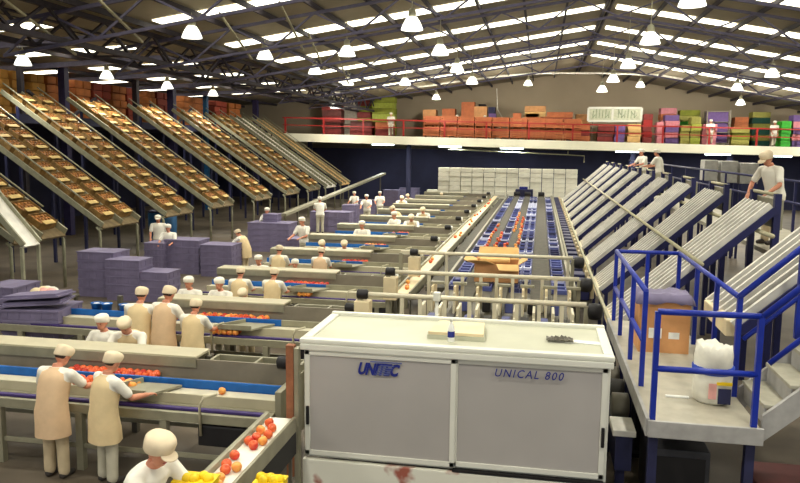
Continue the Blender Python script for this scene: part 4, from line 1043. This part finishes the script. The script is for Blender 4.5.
def person_meshes(pose):
    """figure about 1.66 m tall facing +Y, feet on z=0"""
    D = math.radians
    lean = D(pose.get('lean', 8)); head = D(pose.get('head', 20)); turn = D(pose.get('turn', 0)); side = D(pose.get('side', 0))
    step = pose.get('step', 0); w = pose.get('build', 1.12)
    hip = V(0, -.06*math.sin(lean)*3, .86)
    def sp(h, off=0):       # point along the leaning spine, h above the hips
        k = min(1, h/.45); a = lean*(.5+.5*k)
        p = hip+V(math.sin(side)*h, math.sin(a)*h, math.cos(a)*h); return p+V(0, off, 0)
    sidev = V(1, 0, -math.sin(side)).normalized()
    chest, sh, nk, base = sp(.30), sp(.47), sp(.52), sp(.565)
    hq = Matrix.Rotation(turn, 3, 'Z') @ Matrix.Rotation(-(head+lean*.5), 3, 'X')
    hc = base+hq @ V(0, .025, .10)
    torso = [(sp(-.10), .155*w, .115*w), (sp(.0), .168*w, .122*w), (sp(.12), .145*w, .108*w), (sp(.26), .158*w, .118*w), (sp(.38), .172*w, .112*w), (sp(.46), .15*w, .09*w), (sp(.50), .085, .07), (sp(.53), .058, .058), (base, .052, .055)]
    body = MB()
    body.loft(torso, 20, side=sidev)
    # head
    H = lambda x, y, z: hc+hq @ V(x, y, z)
    body.ell(H(0, 0, .02), .078, .096, .105, 20, 14, hq); body.ell(H(0, .028, -.055), .056, .064, .062, 16, 10, hq)
    body.ell(H(0, .088, -.012), .013, .02, .022, 8, 6, hq); body.ell(H(0, .093, -.024), .017, .016, .011, 8, 6, hq)
    body.ell(H(0, .078, .022), .055, .02, .011, 10, 6, hq); body.ell(H(0, .08, -.055), .026, .014, .009, 8, 6, hq)
    for s in (-1, 1): body.ell(H(s*.08, -.005, -.005), .01, .02, .03, 8, 6, hq)
    shp, elb, wri = {}, {}, {}
    for s in (-1, 1):
        shp[s] = sh+sidev*(s*.182*w)+V(0, 0, -.02)
        u = pose['arms'][0 if s < 0 else 1]          # (forward pitch, outward, forearm pitch, inward)
        a, o, fa, fi = [D(q) for q in u]
        d = V(s*math.sin(o), math.sin(a)*math.cos(o), -math.cos(a)*math.cos(o)).normalized(); elb[s] = shp[s]+d*.285
        d2 = V(-s*math.sin(fi), math.sin(fa)*math.cos(fi), -math.cos(fa)*math.cos(fi)).normalized(); wri[s] = elb[s]+d2*.235
        limb(body, [(shp[s], .052), (shp[s].lerp(elb[s], .5), .046), (elb[s], .038)]); limb(body, [(elb[s], .039), (elb[s].lerp(wri[s], .35), .04), (wri[s], .027)])
        # hand: palm, four fingers, thumb
        f = d2; nrm = V(0, 0, -1); nrm = (nrm-f*f.dot(nrm)); nrm = nrm.normalized() if nrm.length > .2 else V(-s, 0, 0)
        lat = f.cross(nrm).normalized()
        inn = V(-s, 0, 0); 
        if lat.dot(inn) < 0: lat = -lat
        pc = wri[s]+f*.05
        R = Matrix((lat, f, nrm)).transposed()
        body.ell(pc, .038, .052, .017, 12, 8, R)
        for q, L in zip((.029, .01, -.01, -.028), (.068, .076, .07, .055)):
            b0 = pc+lat*q+f*.035; b1 = b0+f*(L*.45)+nrm*.006; b2 = b1+(f*.8+nrm*.6).normalized()*(L*.32); b3 = b2+(f*.45+nrm*.9).normalized()*(L*.26)
            limb(body, [(b0, .0095), (b1, .009), (b2, .0085), (b3, .0075)], 7)
        t0 = pc+lat*.03-f*.02; t1 = t0+(lat*.8+f*.7+nrm*.3).normalized()*.035; t2 = t1+(lat*.3+f*.9+nrm*.5).normalized()*.03
        limb(body, [(t0, .012), (t1, .0105), (t2, .009)], 7)
    # legs
    hipj, kne, ank = {}, {}, {}
    for s in (-1, 1):
        hipj[s] = hip+V(s*.09, 0, -.04); st = step*s
        ank[s] = V(s*.105, st*.9, .075+(.05 if st < 0 else 0)); kne[s] = hipj[s].lerp(ank[s], .5)+V(0, .025+abs(st)*.2, 0)
        limb(body, [(hipj[s], .082), (hipj[s].lerp(kne[s], .5), .07), (kne[s], .052)]); limb(body, [(kne[s], .053), (kne[s].lerp(ank[s], .35), .05), (ank[s], .034)])
        limb(body, [(ank[s]+V(0, -.02, -.03), .034), (ank[s]+V(0, .09, -.04), .032), (ank[s]+V(0, .14, -.045), .024)])
    out = {}
    me = voxel(body, .0088, 3); me.materials.append(M['skin']); out['body'] = me
    # eyes and lips
    e = MB()
    for s in (-1, 1): e.ell(H(s*.031, .0835, .008), .012, .0075, .006, 10, 6, hq)
    out['eye'] = e.mesh('eye', 'eye', True)
    e = MB(); e.ell(H(0, .0915, -.054), .021, .008, .0055, 10, 6, hq); out['lips'] = e.mesh('lips', 'lips', True)
    # hair at the nape and the temples
    e = MB(); e.ell(H(0, -.02, .012), .084, .09, .07, 18, 12, hq); out['hair'] = e.mesh('hair', 'hair', True)
    # soft cap: crown, band and short peak
    e = MB(); cs = pose.get('capscale', 1.0)
    rings = [(.093, .108, .004), (.1, .115, .016), (.104, .12, .07), (.1, .115, .1), (.084, .097, .118), (.052, .06, .132), (.012, .014, .136)]
    vs = []
    n = 24
    for rx, ry, z in rings:
        for j in range(n):
            t = 2*PI*j/n; wob = 1+.02*math.sin(5*t+z*40)
            vs.append(H(rx*cs*wob*math.cos(t), -.006+ry*cs*wob*math.sin(t), z*cs+.006+.03*math.sin(t)*(1-z/.14)))
    fs = []
    for i in range(len(rings)-1):
        for j in range(n): fs.append((i*n+j, i*n+(j+1) % n, (i+1)*n+(j+1) % n, (i+1)*n+j))
    fs += [tuple(reversed(range(n))), tuple((len(rings)-1)*n+j for j in range(n))]
    e.add(vs, fs); out['cap'] = e.mesh('cap', pose.get('cap', 'cap'), True)
    if pose.get('peak'):
        e = MB(); e.ell(H(0, .125, .036), .075, .065, .008, 16, 6, hq @ Matrix.Rotation(-.25, 3, 'X')); out['cap_peak'] = e.mesh('cap_peak', pose.get('cap', 'cap'), True)
    # shirt: torso and short sleeves
    e = MB(); g = .014
    e.loft([(p, a+g, b+g) for p, a, b in torso[:7]]+[(sp(.525), .07, .066)], 20, side=sidev)
    for s in (-1, 1):
        m = shp[s].lerp(elb[s], .72); limb(e, [(shp[s], .068), (shp[s].lerp(elb[s], .4), .064), (m, .062)])
        limb(e, [(shp[s], .066), (sh+sidev*(s*.09)+V(0, 0, .0), .058)])
    me = voxel(e, .014, 3); me.materials.append(M[pose.get('shirt', 'shirt')]); out['shirt'] = me
    # trousers and shoes
    e = MB(); e.loft([(sp(.08), .158*w, .122*w), (sp(0), .18*w, .134*w), (sp(-.09), .17*w, .13*w)], 20, side=sidev)
    for s in (-1, 1): limb(e, [(hipj[s], .098), (hipj[s].lerp(kne[s], .5), .088), (kne[s], .076), (kne[s].lerp(ank[s], .5), .072), (ank[s]+V(0, 0, .015), .07)])
    me = voxel(e, .016, 3); me.materials.append(M[pose.get('trousers', 'trousers')]); out['trousers'] = me
    e = MB()
    for s in (-1, 1): limb(e, [(ank[s]+V(0, -.025, -.028), .046), (ank[s]+V(0, .07, -.034), .042), (ank[s]+V(0, .15, -.042), .032)], 10)
    out['shoes'] = e.mesh('shoes', 'shoe', True)
    # tabard apron: sleeveless, down to mid thigh
    if pose.get('apron'):
        e = MB(); hem = hip+V(0, .01, -.30)
        rings = [(hem, .205*w, .165*w), (hem+V(0, 0, .16), .2*w, .158*w), (sp(0), .192*w, .148*w), (sp(.12), .175*w, .136*w), (sp(.26), .18*w, .142*w), (sp(.37), .182*w, .138*w), (sp(.45), .165*w, .118*w), (sp(.495), .105, .09), (sp(.52), .08, .076)]
        n = 26; P = [r[0] for r in rings]; vs = []
        for i, (c, rx, ry) in enumerate(rings):
            d = (P[min(i+1, len(P)-1)]-P[max(i-1, 0)]).normalized(); a = (sidev-d*d.dot(sidev)).normalized(); b = d.cross(a)
            for j in range(n):
                t = 2*PI*j/n; q = 1+(.03*math.sin(6*t+1) if i < 2 else .012*math.sin(5*t))
                vs.append(c+a*(rx*q*math.cos(t))+b*(ry*q*math.sin(t)))
        fs = [(i*n+j, i*n+(j+1) % n, (i+1)*n+(j+1) % n, (i+1)*n+j) for i in range(len(rings)-1) for j in range(n)]
        e.add(vs, fs); me = e.mesh('apron', pose['apron'], True); out['apron'] = me
    return out
POSES = {
 'work': dict(lean=9, head=24, arms=((30, 12, 82, 10), (34, 8, 86, 12)), apron='apron', trousers='trousers'),
 'work_pale': dict(lean=8, head=18, arms=((26, 14, 74, 14), (38, 8, 84, 8)), apron='apron_pale', trousers='trousers_grey', cap='cap'),
 'reach': dict(lean=14, head=26, turn=-12, arms=((24, 30, 62, -8), (44, 10, 80, 4)), apron='apron', trousers='trousers'),
 'bow': dict(lean=28, head=18, arms=((46, 10, 78, 12), (50, 8, 84, 10)), apron='apron_pale', trousers='trousers', cap='cap'),
 'white': dict(lean=10, head=2, arms=((34, 10, 80, 12), (30, 14, 76, 10)), trousers='trousers_grey', cap='cap_white'),
 'walk': dict(lean=4, head=6, step=.12, arms=((-14, 10, 14, 4), (18, 10, 50, 6)), trousers='trousers_grey', cap='cap_white', peak=True),
 'near': dict(lean=24, head=6, turn=-10, arms=((40, 12, 82, 22), (52, 10, 88, 8)), trousers='trousers_grey', cap='cap', peak=True, capscale=1.16),
 'rail': dict(lean=16, head=24, turn=8, arms=((18, 22, 58, 6), (12, 30, 40, 20)), trousers='trousers', cap='cap', peak=True, build=1.1),
}
PM = {k: person_meshes(v) for k, v in POSES.items()}
def person(pose, x, y, z, facing, label, group=None, s=1.0, faces=True):
    pm = PM[pose]; o = bpy.data.objects.new('person', pm['body']); COL.objects.link(o)
    o.location = (x, y, z); o.rotation_euler = (0, 0, math.radians(facing)); o.scale = (s, s, s); tag(o, label, 'person', group)
    for k, me in pm.items():
        if k == 'body' or (not faces and k in ('eye', 'lips')): continue
        c = bpy.data.objects.new(k, me); COL.objects.link(c); setpar(c, o)
    return o
G = 'packers at the packing lines'
def worker(px, py, pose, facing, label, z=1.6, s=None, hh=None, ylock=None):
    """head top at the picture point; ylock puts the person at a given distance"""
    if ylock is not None:
        p = atY(px, py, ylock); s = s or max(.86, min(1.06, p.z/1.66))
    else: p = atZ(px, py, 1.66*(s or 1))
    person(pose, p.x, p.y, 0, facing, label, G, s or 1.0); return p
# facing: 0 = back to the camera, 180 = towards the camera
L = lambda k, o: Y0+DY*k+o
FR, BK = -.22, 1.78
worker(51, 345, 'reach', -6, 'standing packer in a tan tabard seen from behind, leftmost at the nearest line', ylock=L(0, -.24))
worker(103, 352, 'work_pale', -28, 'packer in a pale tabard seen from behind, second from left at the nearest line', ylock=L(0, -.26))
worker(106, 312, 'white', 176, 'packer facing the camera behind the nearest shelf, left one of the pair', ylock=L(0, 1.84))
worker(131, 307, 'bow', 190, 'bowed packer facing the camera behind the nearest shelf, right one of the pair', ylock=L(0, 1.9))
worker(138, 287, 'work_pale', 4, 'packer with round cap seen from behind, leftmost of three at the second line', ylock=L(1, -.24))
worker(163, 285, 'work', -12, 'packer in a tan tabard seen from behind, middle of three at the second line', ylock=L(1, -.24))
worker(192, 299, 'work_pale', -4, 'packer in a pale tabard seen from behind, rightmost of three at the second line', ylock=L(1, -.32))
worker(191, 275, 'white', 178, 'packer facing the camera behind the second shelf, leftmost there', ylock=L(1, BK))
worker(222, 276, 'white', 172, 'packer facing the camera behind the second shelf, middle one', ylock=L(1, BK))
worker(246, 282, 'bow', 186, 'bowed packer facing the camera behind the second shelf, rightmost there', ylock=L(1, BK))
worker(239, 267, 'work_pale', 6, 'packer seen from behind at the third line, left of the broad pale back', ylock=L(2, -.24))
worker(272, 268, 'work_pale', -6, 'packer with a broad pale back at the third line beside orange fruit', ylock=L(2, -.26))
worker(260, 254, 'white', 178, 'packer facing the camera behind the third shelf, left one', ylock=L(2, BK))
worker(296, 258, 'white', 184, 'small packer facing the camera behind the third shelf, right one', ylock=L(2, BK))
worker(278, 245, 'work_pale', 0, 'packer seen from behind at the fourth line, left one', ylock=L(3, -.24))
worker(320, 247, 'work', 0, 'packer in a tan tabard seen from behind at the fourth line, right one', ylock=L(3, -.24))
worker(326, 236, 'bow', 170, 'bowed packer behind the fourth shelf, left of the pair', ylock=L(3, BK))
worker(345, 236, 'bow', 190, 'bowed packer behind the fourth shelf, right of the pair', ylock=L(3, BK))
worker(244, 227, 'bow', 80, 'packer in white bending towards the purple totes left of the fourth line', z=1.4, s=.9)
worker(304, 216, 'white', 160, 'packer facing the camera beside the short purple tote pile', ylock=L(4, 1.9))
worker(363, 220, 'white', 175, 'packer facing the camera behind the fifth shelf', ylock=L(4, BK))
worker(320, 196, 'white', 20, 'packer in white behind the wide low purple stack', ylock=L(7, .2+1.3))
worker(396, 211, 'white', 150, 'packer in white leaning over the sixth shelf, left one', ylock=L(5, BK))
worker(412, 209, 'bow', 185, 'packer in pale clothes bent over the sixth shelf, right one', ylock=L(5, BK))
worker(399, 202, 'bow', 90, 'packer bent sideways at the seventh line', ylock=L(6, BK))
worker(424, 202, 'bow', 180, 'packer in pale clothes bent over the seventh shelf', ylock=L(6, BK))
worker(355, 191, 'white', 170, 'far packer in white, leftmost of the three among far purple totes', ylock=L(9, 1.6))
worker(367, 194, 'white', 180, 'far packer in white, middle of the three among far purple totes', ylock=L(8, 1.7))
worker(380, 191, 'white', 190, 'far packer in white, rightmost of the three among far purple totes', ylock=L(9, 1.7))
worker(401, 192, 'bow', 200, 'far packer near the white carton wall, left one', ylock=L(8, 1.75))
worker(410, 192, 'bow', 160, 'far packer near the white carton wall, right one', ylock=L(9, .0+1.75))
worker(442, 191, 'bow', 180, 'far packer directly in front of the white carton wall', ylock=L(10, 1.7))
person('walk', -13.0, 23.6, 0, 200, 'worker in white with a peaked cap walking by the ramp feet', None, 1.02)
person('white', -11.75, 22.0, 0, 190, 'worker with a dark top leaning by the purple totes below the ramps', None, .95)
worker(268, 207, 'white', 180, 'worker in white standing behind the purple stack beyond the fourth line', ylock=27.9)
# nearest worker, bottom edge
pn = atY(165, 430, 5.62); person('near', pn.x-.2, 5.55, 0, -104, 'nearest worker in a white shirt and peaked cream cap at the bottom edge', None, 1.05)
# catwalk crew
p = atY(776, 148, 14.2); person('rail', p.x, 14.2, CZ, 118, 'man in a pale shirt and cap leaning on the catwalk rail at the right', None, 1.03)
p = atX(644, 147, 4.0); person('white', 4.0, p.y, CZ, 120, 'white-capped worker on the catwalk, left of the far pair', None, 1.03)
p = atX(660, 149, 4.25); person('white', 4.25, p.y, CZ, 60, 'worker in white bending on the catwalk, right of the far pair', None, 1.03)
# people on the mezzanine
for px, pose, f, lb in ((391, 'walk', 190, 'person on the mezzanine in front of the yellow-green crates'), (457, 'white', 180, 'person in white behind the orange bins on the mezzanine'), (485, 'walk', 180, 'person standing high behind the middle of the orange bins'), (711, 'walk', 170, 'person on the mezzanine in front of the violet rack'), (775, 'walk', 185, 'person on the mezzanine left of the bright green crates')):
    dy = 1.75 if px in (457, 485) else .35
    q = atY(px, 120, MY+dy); person(pose, q.x, MY+dy, mz(q.x)+ (0 if px not in (485,) else 0), f, lb, 'people on the mezzanine', 1.0)
# ================================================================== LIGHT
def lamp_light(x, y, z, e, r=.25, wide=False):
    ld = bpy.data.lights.new('bell_light', 'POINT' if wide else 'SPOT'); ld.energy = e
    if not wide: ld.spot_size = math.radians(156); ld.spot_blend = .6
    ld.color = (1.0, .965, .86); ld.shadow_soft_size = r; ld.color = (1.0, .965, .86)
    o = bpy.data.objects.new('bell_light', ld); COL.objects.link(o); o.location = (x, y, z-.1)
for x, y, z in LAMPS: lamp_light(x, y, z, E_LAMP*(2.2 if y > 33 else 1))
for o in [q for q in COL.objects if q.name.startswith('strip_light')]:
    ld = bpy.data.lights.new('strip_lamp', 'AREA'); ld.shape = 'RECTANGLE'; ld.size = 1.6; ld.size_y = .12; ld.energy = 90; ld.color = (.9, 1, .97)
    q = bpy.data.objects.new('strip_lamp', ld); COL.objects.link(q); q.location = o.location+Vector((0, 0, -.2))
# the same rows go on over and behind the camera
for x in (-9.7, -3.4, 3.0, 9.3):
    for y in (14.4, 9.2, 4.0, -1.2):
        if (x, y) == (3.0, 14.4): continue
        bell((x, y, 7.15), 'white bell lamp over the foreground, %s row, %s towards the camera' % (LX[x], ORD[int(round((14.4-y)/5.2))]))
        lamp_light(x, y, 7.15, E_LAMP)
for x, y, z in LEFTL: lamp_light(x, y, z, E_LAMP)
# bell lamps added to brighten the mezzanine and its back wall
for i, x in enumerate((-14, -7, -1, 6, 12, 18)):
    bell((x, 49.6, roofz(x)-1.2), 'small bell lamp added under the roof to light the mezzanine, %s from left' % ORD[i]); lamp_light(x, 49.6, roofz(x)-1.2, E_MEZ, wide=True)
w = bpy.data.worlds.new('world'); SC.world = w; w.use_nodes = True
bg = w.node_tree.nodes['Background']; bg.inputs[0].default_value = (.9, .95, 1, 1); bg.inputs[1].default_value = .45
SC.view_settings.view_transform = 'Standard'; SC.view_settings.look = 'None'; SC.view_settings.gamma = 1; SC.view_settings.exposure = EXPO
SC.view_settings.use_curve_mapping = False
SC.cycles.max_bounces = 5; SC.cycles.diffuse_bounces = 3; SC.cycles.sample_clamp_indirect = 6
